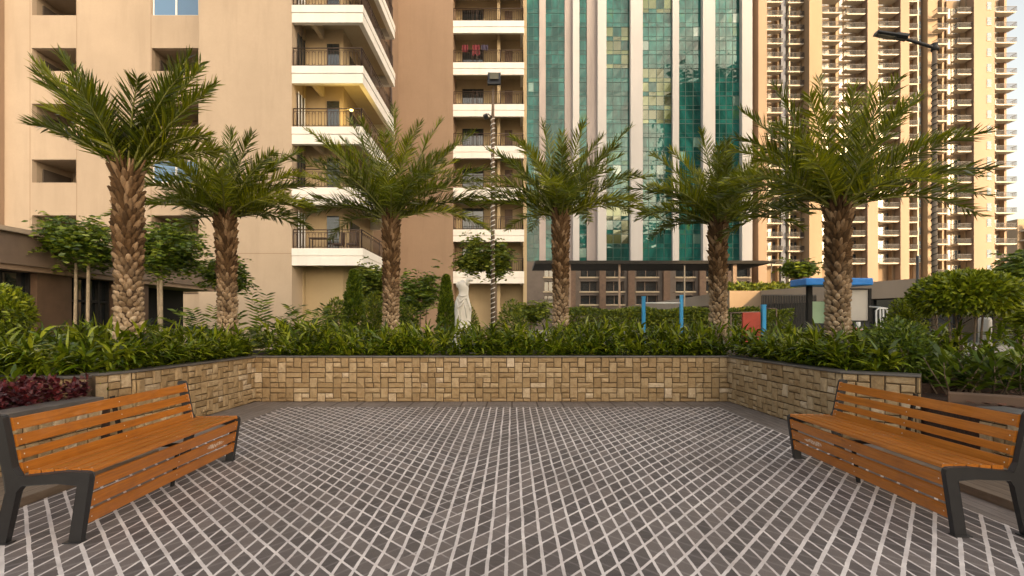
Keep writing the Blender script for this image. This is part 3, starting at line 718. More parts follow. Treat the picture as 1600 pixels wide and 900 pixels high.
# body behind the corner balconies
body = MB()
EX = -9.0
body.box(-13.5, -11.0, 27.02, 35.5, 0, TOP+.3); body.box(-11.0, EX, 27.3, 33.2, 0, TOP+.3)
body.build('recessed_wall', M['cream'], bl)
back = MB(); back.box(-13.0, -8.3, 35.5, 38, 0, TOP+6); back.build('rear_wall', M['stucco_tan'], bl)
drain = MB(); drain.tube([(-8.35, 35.3, 0), (-8.35, 35.3, TOP)], .09, 8); drain.build('drain_pipe', M['iron'], bl)
def railing(parent, runs, z, h=.94, pitch=.155, mat='iron', thick=.012, loops=True, name='railing'):
    r = MB()
    for (a, b) in runs:
        a, b = Vector((*a, z)), Vector((*b, z)); L = (b-a).length; d = (b-a)/L
        r.tube([a+UP*h, b+UP*h], .026, 6, caps=True); r.tube([a+UP*(h-.13), b+UP*(h-.13)], .012, 4); r.tube([a+UP*.07, b+UP*.07], .014, 4)
        n = int(L/pitch)
        for i in range(n+1):
            p = a+d*(L*i/n)
            r.tube([p+UP*.07, p+UP*(h-.13)], thick, 4)
            if loops and i < n and i % 2 == 0:
                q = a+d*(L*(i+1)/n); m_ = (p+q)/2
                r.tube([p+UP*.17, m_+UP*.075, q+UP*.17], thick, 4); r.tube([p+UP*(h-.26), m_+UP*(h-.14), q+UP*(h-.26)], thick, 4)
        for i in range(int(L/1.7)+2):
            p = a+d*min(L, i*1.7); r.tube([p, p+UP*(h+.02)], .024, 6)
    return r.build(name, M[mat], parent)
zs_b = [5.21+FH*k for k in range(0, 8)]
FX = -7.5
for k, zt in enumerate(zs_b):
    s = MB(); zb = zt-.86; zm = zt-.38; sx0 = bx1
    # two bands with a sunk groove, wrapping the corner; hollow under the lip
    def band(z0, z1, o):
        s.box(sx0, FX+o, 25.7-o, 25.95, z0, z1); s.box(FX-.25, FX+o, 25.95, 32.5, z0, z1); s.box(EX, FX+o, 32.5, 32.75+o, z0, z1)
    band(zm+.015, zt, .03); band(zb, zm-.015, 0); s.box(sx0, FX-.02, 25.72, 25.93, zm-.02, zm+.02); s.box(FX-.23, FX-.02, 25.93, 32.5, zm-.02, zm+.02)
    bal = s.build('balcony', M['white_band'], bl)
    fl = MB(); fl.box(sx0+.01, FX-.25, 25.95, 27.3, zt-.30, zt-.12); fl.box(EX, FX-.25, 27.3, 32.5, zt-.30, zt-.12); fl.box(-10.2, -10.0, 25.95, 27.3, zb+.02, zt-.30)
    fl.build('soffit', M['soffit'], bal)
    railing(bal, [((sx0+.05, 25.78), (FX-.06, 25.78)), ((FX-.06, 25.78), (FX-.06, 32.4))], zt)
    # glazed doors: on the left reveal and on the rear wall
    d = MB(); d.box(-11.0, -10.94, 26.25, 26.98, zt-.1, zt+1.95); dd = d.build('sliding_door', M['window_dark'], bal)
    f = MB(); f.box(-10.94, -10.91, 26.22, 26.27, zt-.1, zt+2.0); f.box(-10.94, -10.91, 26.6, 26.64, zt-.1, zt+2.0); f.box(-10.94, -10.91, 26.97, 27.02, zt-.1, zt+2.0); f.build('door_frame', M['black' if k % 2 else 'white_frame'], dd)
    d = MB(); d.box(-9.85, -9.2, 27.24, 27.3, zt-.1, zt+1.95); dd = d.build('rear_door', M['window_dark'], bal)
    d = MB(); d.box(EX-.01, EX+.03, 28.4, 30.2, zt-.1, zt+1.9); d.build('side_door', M['window_dark'], bal)
# lit lamp on the soffit of the third balcony
lp = P(549, 176, 26.6); bu = MB(); bu.box(lp.x-.06, lp.x+.06, lp.y-.06, lp.y+.06, lp.z+.10, lp.z+.17)
em = NT('lamp_glow'); em.set(base=(1, .8, .3), emit=(1, .70, .18), es=8)
tag(bu.build('ceiling_lamp', em.mat), 'small lit yellow lamp glowing under the corner balcony', 'lamp')
ld = bpy.data.lights.new('balcony_light', 'POINT'); ld.energy = 22; ld.color = (1, .72, .16); ld.shadow_soft_size = .08
lo = bpy.data.objects.new('balcony_light', ld); COL.objects.link(lo); lo.location = (lp.x, lp.y, lp.z-.25)
# balcony table and chairs
tz = 5.21-.12
t = empty('balcony_table', (-9.9, 26.4, tz), 'dark table standing on the lowest corner balcony', 'table'); m_ = MB(); m_.box(-10.4, -9.4, 26.15, 26.65, tz+.70, tz+.74); m_.build('table_top', M['iron'], t)
for a in (-10.35, -9.45):
    for b in (26.2, 26.6): l = MB(); l.box(a-.02, a+.02, b-.02, b+.02, tz, tz+.70); l.build('leg', M['iron'], t)
for i, a in enumerate((-8.95, -8.2)):
    t = empty('balcony_chair', (a, 26.4, tz), ['dark wicker chair beside the table on the lowest corner balcony', 'dark wicker chair at the corner end of the lowest balcony'][i], 'chair')
    m_ = MB(); m_.box(a-.25, a+.25, 26.15, 26.65, tz+.38, tz+.46); m_.build('seat', M['iron'], t); m_ = MB(); m_.box(a+.2, a+.26, 26.15, 26.65, tz+.46, tz+1.05); m_.build('backrest', M['iron'], t)
    for q in (-.22, .22):
        for b in (26.18, 26.62): l = MB(); l.box(a+q-.02, a+q+.02, b-.02, b+.02, tz, tz+.38); l.build('leg', M['iron'], t)

# ---- tan middle wing with stacked balconies
b2_ = empty('balcony_block', (-2, 40, 0), 'tan apartment block with a blank wall and a column of white-edged balconies', 'building')
DY = 37.4; dx0, dx1 = X(708, DY), X(818, DY)
w = MB(); w.box(X(620, DY), dx0, DY, 46, 0, 40); w.build('blank_wall', M['stucco_tan'], b2_)
w = MB(); w.box(dx0, dx1+.25, DY+2.0, 46, 0, 40); w.box(dx1-.02, dx1+.25, DY+.25, DY+2.0, 0, 40); w.box(dx1-1.95, dx1-1.72, DY+.9, DY+2, 0, 40); w.build('recessed_wall', M['cream'], b2_)
random.seed(9)
for k in range(0, 8):
    zt = 5.24+FH*(k); zb = zt-.88; zm = zt-.44
    if k == 0: zt2 = zt
    s = MB(); s.box(dx0, dx1+.05, DY-.03, DY+.2, zm+.015, zt); s.box(dx0, dx1+.02, DY, DY+.2, zb, zm-.015); s.box(dx0, dx1, DY+.03, DY+.18, zm-.02, zm+.02); s.box(dx1-.2, dx1+.05, DY+.2, DY+2, zb, zt)
    bal = s.build('balcony', M['white_band'], b2_)
    f = MB(); f.box(dx0, dx1-.2, DY+.2, DY+2, zt-.34, zt-.12); f.build('soffit', M['soffit'], bal)
    railing(bal, [((dx0+.04, DY+.06), (dx1-.03, DY+.06)), ((dx1-.03, DY+.06), (dx1-.03, DY+1.9))], zt, pitch=.16)
    d = MB(); d.box(dx0+.5, dx0+2.1, DY+1.94, DY+2.0, zt-.12, zt+2.0); dd = d.build('sliding_door', M['window_dark'], bal)
    f = MB(); [f.box(dx0+.5+q-.025, dx0+.5+q+.025, DY+1.92, DY+1.97, zt-.12, zt+2.0) for q in (0, .8, 1.6)]; f.build('door_frame', M['iron'], dd)
    d = MB(); d.box(dx1-1.4, dx1-.8, DY+1.95, DY+2.0, zt-.12, zt+1.9); d.build('door', M['brown_stone'], bal)
for i, (px, w_, h_, mt, lb) in enumerate(((722, .45, .6, 'cloth_red', 'dark red cloth drying on the upper middle balcony, leftmost'), (738, .55, .85, 'cloth_red', 'red garment drying in the middle of the upper balcony'), (752, .5, .5, 'cloth_dark', 'dark patterned garment drying right of the red one'))):
    m_ = MB(); x_ = X(px, DY+.6); z_ = Z(70, DY+.6); n = 6
    for q in range(n):
        a0, a1 = x_+w_*q/n, x_+w_*(q+1)/n; y0, y1 = DY+.6+.05*math.sin(q*2), DY+.6+.05*math.sin((q+1)*2); zz0, zz1 = z_-h_*random.uniform(.8, 1), z_-h_*random.uniform(.8, 1)
        m_.quad((a0, y0, zz0), (a1, y1, zz1), (a1, y1, z_), (a0, y0, z_)); m_.quad((a0, y0+.02, zz0), (a0, y0+.02, z_), (a1, y1+.02, z_), (a1, y1+.02, zz1))
    tag(m_.build('drying_cloth', M[mt]), lb, 'laundry')
# ---- brown single-storey annexe at the far left
an = empty('annexe_building', (-13, 12, 0), 'low brown stone annexe with dark glass at the left', 'building')
ax = -11.0
zt, zb = Z(352, 11), Z(410, 11)
m_ = MB(); m_.box(-16, ax, 6, 19.2, zb, zt-.1); m_.build('parapet', M['parapet_brown'], an)
m_ = MB(); m_.box(-16, ax+.1, 5.9, 19.3, zt-.1, zt); m_.build('parapet_coping', M['stucco_pale'], an)
m_ = MB(); m_.box(-16, ax-.05, 5.9, 19.25, zb-.12, zb); m_.build('eaves_band', M['stucco_tan'], an)
def wy(px): return 800*(-ax+.2)/(800-px)
for (a, b) in ((58, 112), (180, 232)):
    m_ = MB(); m_.box(-16, ax-.2, wy(a), wy(b), 0, zb-.12); m_.build('stone_pier', M['brown_stone'], an)
for (a, b, nm) in ((-160, 57.5, 0), (112.5, 179.5, 1)):
    y0, y1 = wy(a), wy(b); m_ = MB(); m_.quad((ax-.45, y0, 0), (ax-.45, y1, 0), (ax-.45, y1, zb-.12), (ax-.45, y0, zb-.12)); g = m_.build('glass_wall', M['window_dark'], an)
    m_ = MB(); n = 4
    for q in range(n+1): yy = y0+(y1-y0)*q/n; m_.box(ax-.46, ax-.36, yy-.03, yy+.03, 0, zb-.12)
    m_.box(ax-.46, ax-.37, y0, y1, zb-.75, zb-.69); m_.build('mullion', M['black'], g)
    m_ = MB(); m_.box(ax-1.9, ax-1.85, y0+.4, y1-.2, 0, 2.1 if nm else 1.2); m_.build('blind', M['curtain'], g)
m_ = MB(); m_.box(-16, ax-1.2, wy(232)+.01, 19, 0, zb-.12); m_.build('dark_entrance', M['black'], an)
m_ = MB(); m_.box(-16, -15.9, 5, 19, 0, zt-.2); m_.build('rear_wall', M['brown_stone'], an)

# ---- green glass tower
gt = empty('glass_tower', (27, 118, 0), 'green glass office tower with white vertical piers', 'building')
GY = 110; zt, zb = 84, Z(408, GY)
panelm = NT('green_glass'); i_ = panelm.island(); co = panelm.coord()
big = panelm.noise(.16, 5, .65, panelm.coord('Object', (1, 1, .35)), 1.2)  # upright tint patches painted into the glass in place of reflections
c = panelm.ramp(panelm.math('ADD', panelm.math('MULTIPLY', i_, .12), panelm.math('MULTIPLY', big, .9)), [(.3, (.003, .022, .019)), (.47, (.006, .062, .054)), (.60, (.012, .13, .115)), (.76, (.06, .13, .03))])
panelm.set(base=c, rough=.07, metal=.08, spec=.4); panelm.bump(panelm.noise(.22, 3, .6, co), .35, .25)
M['green_glass'] = panelm.mat
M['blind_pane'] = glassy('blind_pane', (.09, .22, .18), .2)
M['yellow_reflection_pane'] = glassy('yellow_reflection_pane', (.045, .065, .014), .12, .3)  # yellow reflections painted as olive-tinted panes
M['mullion'] = painted('mullion', (.010, .07, .06), .4)
M['pier'] = painted('pier', (.50, .475, .46), .6, .10, .12, .05, streak=True)
M['shaded_pier'] = painted('shaded_pier', (.36, .30, .28), .65, .2, .3, .05, streak=True)  # darker copy of the pier colour, stands in for its shaded side
random.seed(21)
strips = [(817, 843, 3), (853, 883, 3), (905, 918, 1), (947, 985, 3), (1004, 1052, 4), (1062, 1098, 3), (1117, 1159, 4)]
for si, (a, b, nv) in enumerate(strips):
    x0, x1 = X(a, GY), X(b, GY); yy = GY+1.2; g = MB(); fh = 3.0; bl2 = MB(); yl = MB(); mu = MB()
    nf = int((zt-zb)/fh); xs = [x0+(x1-x0)*q/nv for q in range(nv+1)]
    for f_ in range(nf):
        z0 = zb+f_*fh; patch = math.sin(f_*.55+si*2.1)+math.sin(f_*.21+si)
        mu.box(x0, x1, yy-.08, yy+.02, z0-.06, z0+.06); mu.box(x0, x1, yy-.05, yy+.02, z0+.9, z0+.96)
        for q in range(nv):
            for (c0, c1) in ((z0+.06, z0+.9), (z0+.96, z0+fh-.06)):
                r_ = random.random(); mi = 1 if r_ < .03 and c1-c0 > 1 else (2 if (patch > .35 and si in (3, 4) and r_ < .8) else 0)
                j = [random.uniform(-.02, .02) for _ in range(4)]
                g.quad((xs[q], yy+j[0], c0), (xs[q+1], yy+j[1], c0), (xs[q+1], yy+j[2], c1), (xs[q], yy+j[3], c1), mi)
    for q in range(nv+1): mu.box(xs[q]-.05, xs[q]+.05, yy-.07, yy+.02, zb, zt)
    strip = g.build('glass_strip', [M['green_glass'], M['blind_pane'], M['yellow_reflection_pane']], gt)
    mu.build('mullions', M['mullion'], strip)
piers = [(843, 853, 'shaded_pier', .5), (883, 895, 'shaded_pier', .3), (895, 905, 'pier', 1.4), (918, 933.5, 'shaded_pier', .3), (933.5, 947, 'pier', 1.6), (985, 1004, 'pier', 1.4), (1052, 1062, 'pier', .8), (1098, 1117, 'pier', 1.4), (1159, 1175, 'pier', 1.4)]
for (a, b, mt, pr) in piers:
    m_ = MB(); m_.box(X(a, GY), X(b, GY), GY+1.2-pr, GY+3, zb, zt); m_.build('pier', M[mt], gt)
m_ = MB(); m_.box(X(817, GY)-1.5, X(1175, GY), GY+2.2, GY+24, 0, zt-.2); m_.build('core', M['stucco_tan'], gt)
# lower three storeys
lx = [(907, 935), (946, 976), (995, 1029), (1057, 1087), (1102, 1131), (1139, 1173), (850, 868)]
lz = [(417, 432), (439.5, 454.5), (461.5, 475)]
holes = [(X(a, GY), X(b, GY), Z(d, GY), Z(c_, GY)) for (a, b) in lx for (c_, d) in lz]
m_ = MB(); wall_open(m_, X(817, GY), X(1176, GY), 0, zb, GY+.4, holes, .9); m_.build('lower_wall', painted('lower_wall', (.12, .095, .08), .8, .2, .5), gt)
for (a, b, c_, d) in holes:
    m_ = MB(); m_.quad((a, GY+1.28, c_), (b, GY+1.28, c_), (b, GY+1.28, d), (a, GY+1.28, d)); wn2 = m_.build('window', M['window_dark'], gt)
    m_ = MB(); m_.box(a-.2, b+.2, GY+.1, GY+.6, c_-.35, c_-.05); m_.build('sill', M['soffit'], wn2)
    m_ = MB(); mid = (a+b)/2+random.uniform(-.4, .3); [m_.box(q-.08, q+.08, GY+1.15, GY+1.27, c_, d) for q in (mid, a+.1, b-.1)]; m_.build('frame', M['parapet_brown'], wn2)
    m_ = MB(); m_.box(mid+.15, mid+.9, GY+1.30, GY+1.34, c_, d); m_.build('curtain', M['curtain'], wn2)
for px in (893, 940, 985, 1040, 1096, 1135):
    m_ = MB(); m_.box(X(px-4, GY), X(px+6, GY), GY-.5, GY+.4, 0, zb); m_.build('lower_pier', M['brown_stone'], gt)
# canopy in front
cn = empty('entrance_canopy', (17, 60, 0), 'long flat dark canopy on posts in front of the glass tower', 'canopy'); CY = 60
m_ = MB(); m_.box(X(836, CY), X(1192, CY), CY, CY+8, Z(412, CY), Z(407, CY)); m_.prism([(X(1192, CY), Z(412, CY)), (X(1217, CY), Z(408.5, CY)), (X(1192, CY), Z(407, CY))], CY, CY+8); m_.build('roof', M['black'], cn)
for px, wd in ((967, 3), (1068, 2), (1146, 6), (1203, 1.2), (890, 3), (868, 2)):
    m_ = MB(); x_ = X(px, CY+1); hw = wd/800*30; m_.box(x_-hw, x_+hw, CY+.6, CY+.6+2*hw, 0, Z(412, CY)); m_.build('post', M['parapet_brown' if wd > 2.5 else 'dark_metal'], cn)

# ---- sunlit towers on the right
M['tower_cream'] = painted('tower_cream', (.265, .195, .13), .8, .12, .2, 0, streak=True)
M['tower_pink'] = painted('tower_pink', (.26, .185, .135), .8, .12, .15, 0, streak=True)
M['tower_recess_shade'] = painted('tower_recess_shade', (.13, .145, .18), .8, .1, .2, 0)  # shade of the recesses is put into this blue-grey
M['tower_brown'] = painted('tower_brown', (.20, .14, .10), .8, .1, .2, 0)
M['tower_slab'] = painted('tower_slab', (.42, .37, .30), .7, .06, 1, 0)
M['tower_glass'] = glassy('tower_glass', (.022, .04, .06), .25)
M['tower_rail'] = painted('tower_rail', (.03, .03, .035), .6, .2, 1, 0)
M['tower_bay'] = painted('tower_bay', (.20, .145, .098), .85, .15, .3, 0)
M['tower_blue'] = painted('tower_blue', (.06, .12, .18), .55, .3, .3, 0)
def tower_balcony(w, dep, fh, wide_door=True, side=1, seed=0):
    "prototype meshes, local to the bay's front bottom centre; +y into the building"
    random.seed(seed)
    s = MB(); s.prism([(-w/2+.3, -.28), (w/2-.3, -.28), (w/2, -.10), (w/2, .0), (-w/2, .0), (-w/2, -.10)][::1], -dep, .2)
    r = MB(); r.box(-w/2, w/2, -dep, -dep+.06, .95, 1.03)
    r.box(-w/2, -w/2+.06, -dep, 0, .95, 1.03); r.box(w/2-.06, w/2, -dep, 0, .95, 1.03)
    n = int(w/.24)
    for i in range(n+1): x_ = -w/2+.03+(w-.06)*i/n; r.box(x_-.035, x_+.035, -dep+.01, -dep+.05, 0, .95)
    for i in range(5): y_ = -dep+dep*i/5; r.box(-w/2+.01, -w/2+.05, y_, y_+.04, 0, .95); r.box(w/2-.05, w/2-.01, y_, y_+.04, 0, .95)
    d = MB(); dw = w*.40 if wide_door else w*.24
    x0 = -w*.22; d.quad((x0, 1.02, 0), (x0+dw, 1.02, 0), (x0+dw, 1.02, 2.15), (x0, 1.02, 2.15)); d.quad((w*.26, 1.02, .5), (w*.44, 1.02, .5), (w*.44, 1.02, 2.2), (w*.26, 1.02, 2.2)); d.quad((-w*.47, 1.02, .0), (-w*.30, 1.02, .0), (-w*.30, 1.02, 2.2), (-w*.47, 1.02, 2.2))
    f = MB(); [f.box(q-.05, q+.05, .95, 1.01, 0, 2.2) for q in (x0, x0+dw/2, x0+dw)]; f.box(x0, x0+dw, .95, 1.01, 2.15, 2.25)
    return [(n_, m2.build(n_, M[mt], None).data) for n_, m2, mt in (('balcony', s, 'tower_slab'), ('railing', r, 'tower_rail'), ('glazed_door', d, 'tower_glass'), ('door_frame', f, 'tower_slab'))]
def clear_protos():
    for o in list(bpy.data.objects):
        if o.type == 'MESH' and o.parent is None and o.name.split('.')[0] in ('balcony', 'railing', 'glazed_door', 'door_frame'): bpy.data.objects.remove(o)
def add_balconies(root, meshes, x, y, zs):
    base = wloc(root)
    for z in zs:
        ob = bpy.data.objects.new('balcony', meshes[0][1]); COL.objects.link(ob); ob.parent = root; ob.location = (x-base.x, y-base.y, z-base.z)
        for nm, me in meshes[1:]:
            c = bpy.data.objects.new(nm, me); COL.objects.link(c); c.parent = ob
def tower(name, label, Y, fh, bays, piers, zbase, ztop, x_back, seed=0, depth=16, ycols=None, plinth=None):
    x0 = X(min(p[0] for p in piers), Y); root = empty(name, ((x0+x_back)/2, Y+depth/2, 0), label, 'building', 'sunlit residential towers at the right')
    zoff = Z(45, Y) - math.floor((Z(45, Y)-zbase)/fh)*fh
    zs = []; z = zoff
    while z < ztop-2: zs.append(z); z += fh
    zs = [z for z in zs if z > zbase]
    core = MB()
    for bi, (a, b, off, mt, dep, *ext) in enumerate(bays):
        xa, xb = X(a, Y), X(b, Y); yb = Y+off
        w = MB(); w.box(xa, xb, yb+1.15, Y+depth, 0, ztop); w.build('bay_wall', M['tower_bay'], root)
        lw2 = MB(); lw2.box(xb-.35*(xb-xa)*.35, xb, yb+.0, yb+1.15, 0, ztop); lw2.build('fin', M[mt], root)
        xe0, xe1 = (X(ext[0], Y), X(ext[1], Y)) if ext else (xa, xb)
        mesh = tower_balcony((xe1-xe0)*(.93 if not ext else 1), dep, fh, True, 1, seed+bi)
        add_balconies(root, mesh, (xe0+xe1)/2, yb+.05, zs)
        clear_protos()
    for (a, b, pr, mt) in piers:
        m_ = MB(); m_.box(X(a, Y), X(b, Y), Y-pr, Y+depth-.3, 0, ztop+.4); m_.build('pier', M[mt], root)
    if ycols:
        for (a, b, off) in ycols:
            for z in zs:
                m_ = MB(); m_.box(X(a, Y), X(b, Y), Y+off-.06, Y+off, z+.3, z+1.9); wo_ = m_.build('window', M['tower_blue'], root)
                f = MB(); f.box(X(a, Y)-.06, X(b, Y)+.06, Y+off-.10, Y+off-.0, z+.2, z+.3); f.box(X(a, Y)-.06, X(b, Y)+.06, Y+off-.10, Y+off, z+1.05, z+1.12); f.build('frame', M['tower_slab'], wo_)
    return root, zs
tower('residential_tower', 'cream residential tower with a recess coloured in blue-grey shade, next to the glass tower', 112, 3.03,
      [(1194, 1224.5, 1.5, 'tower_cream', 1.5), (1231, 1258.5, 1.6, 'tower_cream', 1.4), (1279, 1312, .5, 'tower_cream', 1.6)],
      [(1181, 1194, 1.2, 'tower_pink'), (1224.3, 1231.2, -1.0, 'tower_recess_shade'), (1258.8, 1278.5, 1.4, 'tower_cream'), (1311.5, 1317.2, -2.0, 'tower_recess_shade'), (1236.5, 1238.5, -1.0, 'tower_slab')], 12, 76, X(1317, 112), 1)
tower('residential_tower', 'cream residential tower with pink piers, in the middle of the sunlit row', 112.5, 3.03,
      [(1318, 1350.5, .9, 'tower_cream', 1.6), (1367, 1400.5, .5, 'tower_cream', 1.6), (1414, 1433.5, 1.0, 'tower_cream', 1.3)],
      [(1350.8, 1367.2, 1.0, 'tower_pink'), (1400.8, 1414.2, 1.2, 'tower_pink'), (1433.3, 1443.2, -.6, 'tower_brown'), (1445, 1461, .8, 'tower_cream'), (1432.5, 1434.5, .2, 'tower_slab')], 12, 76, X(1461, 112.5), 5, ycols=[(1435.5, 1441, .5)])
r3, zs3 = tower('residential_tower', 'nearer stepped residential tower with long open balconies at its right edge', 110, 3.3,
      [(1462, 1480.5, 1.0, 'tower_cream', 1.4), (1491.5, 1516.3, .9, 'tower_cream', 1.5), (1547.8, 1577, .6, 'tower_pink', 1.5, 1549, 1583)],
      [(1480.3, 1492.8, -2.4, 'tower_brown'), (1516, 1548, .9, 'tower_pink')], 9, 72, X(1577, 110), 9, ycols=[(1536, 1542.5, -.9)])
M['terrace'] = painted('terrace', (.30, .235, .18), .8, .12, .5, .1, streak=True)
# podium in front of the towers
pd = empty('podium_building', (32, 50, 0), 'long low podium with a pale sloping fascia below the sunlit towers', 'building')
def px_line(x_): return 54-(x_-28)*3.5
a, b = Vector((27.2, 56.0)), Vector((36.5, 28.0)); d_ = (b-a).normalized(); n_ = Vector((d_.y, -d_.x))   # towards the camera's left
n_ = -n_ if n_.x > 0 else n_
def strip_box(mb, a, b, off0, off1, z0, z1):
    q = [a+n_*off1, b+n_*off1, b+n_*off0, a+n_*off0]; s_ = len(mb.v)
    for z in (z0, z1):
        for p in q: mb.v.append((p.x, p.y, z))
    for f in ((0,3,2,1),(4,5,6,7),(0,1,5,4),(1,2,6,5),(2,3,7,6),(3,0,4,7)): mb.face(tuple(s_+i for i in f))
m_ = MB(); strip_box(m_, a, b, -.4, 0, 3.55, 5.02); m_.build('fascia', M['terrace'], pd)
m_ = MB(); strip_box(m_, a, b, -1.6, -1.4, 0, 3.55); g = m_.build('glass_front', M['window_dark'], pd)
for q in range(14): m_ = MB(); c_ = a+d_*(2.15*q+.3); m_.box(c_.x-n_.x*-0-.1+1.2, c_.x+.1+1.2, c_.y-.1, c_.y+.1, 0, 3.55); m_.build('column', M['dark_metal'], pd)
m_ = MB(); v0 = len(m_.v)
top = [(27.4, 56.0), (36.7, 28.2), (90, 28.2), (120, 111), (24, 111), (24, 56.5)]
for z in (3.6, 4.98):
    for p in top: m_.v.append((*p, z))
m_.face(tuple(range(6))[::-1]); m_.face(tuple(range(6, 12)))
for i in range(6): j = (i+1) % 6; m_.face((i, j, 6+j, 6+i))
m_.build('terrace_slab', M['terrace'], pd)
m_ = MB(); m_.box(23.8, 27.4, 56.0, 56.4, 0, 5.0); m_.build('end_wall', M['tower_cream'], pd)
random.seed(77)
m_ = MB()
for i in range(2600):
    x_, y_ = random.uniform(24.5, 36), random.uniform(57, 63); leaf(m_, Vector((x_, y_, 5+random.random()*.9)), rdir(0, 1), rdir(), .5, .22, .3, 1)
tag(m_.build('terrace_shrubs', M['far_leaf']), 'sunlit low shrubs on the podium terrace below the towers', 'shrubs', kind='stuff')
# far block at the right edge
fb = empty('distant_building', (160, 165, 0), 'distant cream apartment block at the right edge behind the nearer tower', 'building'); m_ = MB(); m_.box(158, 190, 160, 180, 0, 34); m_.box(160, 178, 158, 160, 0, 31); m_.build('wall', M['tower_cream'], fb)
for k in range(10):
    m_ = MB(); m_.box(158.6, 166, 157.2, 160, 3+k*3, 3.4+k*3); m_.box(168, 175, 156.6, 160, 3+k*3, 3.4+k*3); bal = m_.build('balcony', M['tower_slab'], fb)
    m_ = MB(); [m_.box(159.5+q, 161+q, 157.94, 158, 4+k*3, 5.6+k*3) for q in (0, 3, 9.5, 12.5)]; m_.build('window', M['tower_glass'], fb)
# unseen blocks added to shade the plaza and glass tower; they mirror in it
def shade_block(x0, x1, y0, y1, h, mt, label):
    r = empty('shading_block', ((x0+x1)/2, (y0+y1)/2, 0), label, 'building'); m_ = MB(); m_.box(x0, x1, y0, y1, 0, h); m_.build('wall', M[mt], r)
    for k in range(int(h/3.1)-1):
        m_ = MB(); z = 2+k*3.1; n = int((x1-x0)/5)
        for q in range(n): xx = x0+1.5+q*5; m_.box(xx, xx+2.2, y1, y1+.05, z, z+1.7)
        for q in range(int((y1-y0)/5)): m_.box(x0-.05, x0, y0+1+q*5, y0+3+q*5, z, z+1.7)
        m_.build('window_row', M['window_dark'], r)
        m_ = MB(); m_.box(x0+.5, x1-.5, y1+.05, y1+1.1, z-.5, z-.25); m_.build('floor_band', M['white_band'], r)
shade_block(29, 64, -76, -60, 55, 'stucco_pale', 'unseen beige block added behind the camera to shade the plaza')
shade_block(64.02, 100, -78, -60, 56, 'stucco_tan', 'unseen tan block added behind the camera to shade the plaza')
shade_block(58, 103, 22, 34, 95, 'tower_pink', 'unseen pink tower added beyond the right side to shade the glass tower')

# ------------------------------------------------------------------ garden beyond the raised bed
def slender_tree(label, px, Y, ytop, ybot, crown_px, trunks, seed, n=2600, size=.11, mat='tree_leaf', group=None, zb=0, flat=.5, barkm='pale_bark'):
    random.seed(seed); cx = X(px, Y); zc = (Z(ytop, Y)+Z(ybot, Y))/2; rx = crown_px/2/800*Y; rz = (Z(ytop, Y)-Z(ybot, Y))/2
    root = empty('garden_tree', (cx, Y, zb), label, 'tree', group); fo = MB(); tr = MB()
    tips = []
    for (tx, r) in trunks:
        p0 = Vector((X(tx, Y), Y+random.uniform(-.15, .15), zb)); p1 = Vector((p0.x+random.uniform(-.05, .05), p0.y, zc-rz*.5)); tr.tube([p0, p0.lerp(p1, .5)+Vector((random.uniform(-.03, .03), 0, 0)), p1], [r, r*.8, r*.7], 8)
        for k in range(9):
            a = random.uniform(0, 6.28); q = random.uniform(.45, 1); e = Vector((cx+(math.cos(a)*rx*q*.85), Y+math.sin(a)*rx*q*.8, zc+rz*random.uniform(-.5, .7)))
            m_ = p1.lerp(e, .45)+UP*rz*.25; tr.tube([p1, m_, e], [r*.5, r*.3, r*.12], 5); tips += [e, m_.lerp(e, .5)]
    tips += [Vector((cx+random.uniform(-.6, .6)*rx, Y+random.uniform(-.6, .6)*rx, zc+rz*random.uniform(-.3, .9))) for _ in range(6)]
    per = n//len(tips)
    for t in tips:
        for k in range(per//7+1):      # sprays: a small twig with leaflets on both sides
            d = rdir(-.35, .5); p = t+Vector((random.gauss(0, rx*.17), random.gauss(0, rx*.17), random.gauss(0, rz*.24))); sd = d.cross(UP).normalized()
            for j in range(7):
                q = p+d*(j*size*.42)-UP*(j*j*.004); s = (-1, 1)[j % 2]
                leaf(fo, q, d*.5+sd*s, UP*.3+rdir(), size*random.uniform(.9, 1.5), size*.46, .4, 1)
    tr.build('trunk', M[barkm], root); fo.build('crown', M[mat], root); return root
slender_tree('slender white-stemmed tree in front of the annexe, left of the tallest palm', 122, 12.5, 348, 432, 125, [(123, .045), (137, .05)], 51, 5200, group='slender trees by the annexe')
slender_tree('slender two-stemmed tree between the tallest palm and the short leaning palm', 266, 12.8, 348, 440, 108, [(243, .04), (256, .055)], 52, 5200, group='slender trees by the annexe')
slender_tree('small dark tree half hidden behind the short leaning palm', 352, 14.5, 408, 462, 78, [(350, .05)], 53, 2400)
slender_tree('round-crowned green tree around the string-lit lamp pole', 757, 17.5, 376, 440, 72, [(775, .07)], 54, 5000, .13, 'far_leaf', barkm='bark')
slender_tree('green tree behind the left cone-shaped shrub', 582, 17.5, 414, 500, 66, [(585, .06)], 55, 3800, .13, 'far_leaf', barkm='bark')
slender_tree('open branching tree between the corner-wall palm and the right cone shrub', 655, 16.5, 424, 495, 68, [(650, .03), (658, .03), (664, .025)], 56, 2600, .12, 'tree_leaf', barkm='bark')
slender_tree('dark green tree at the right edge behind the umbrella-shaped tree', 1592, 24, 402, 462, 96, [(1590, .12)], 57, 4200, .22, 'tree_leaf', barkm='bark')
slender_tree('mid-green tree at the right edge beside the grey bollard', 1606, 11.5, 456, 525, 66, [(1600, .05)], 58, 3600, .10, 'topiary_leaf', barkm='bark')
slender_tree('fan-crowned small tree on the podium terrace in front of the towers', 1247, 60, 412, 436, 34, [(1246, .2)], 59, 1600, .5, 'tree_leaf', zb=5, barkm='bark')
slender_tree('small tree behind the hedge right of the statue', 832, 18, 470, 505, 60, [(830, .05)], 60, 2600, .12, 'far_leaf', barkm='bark')
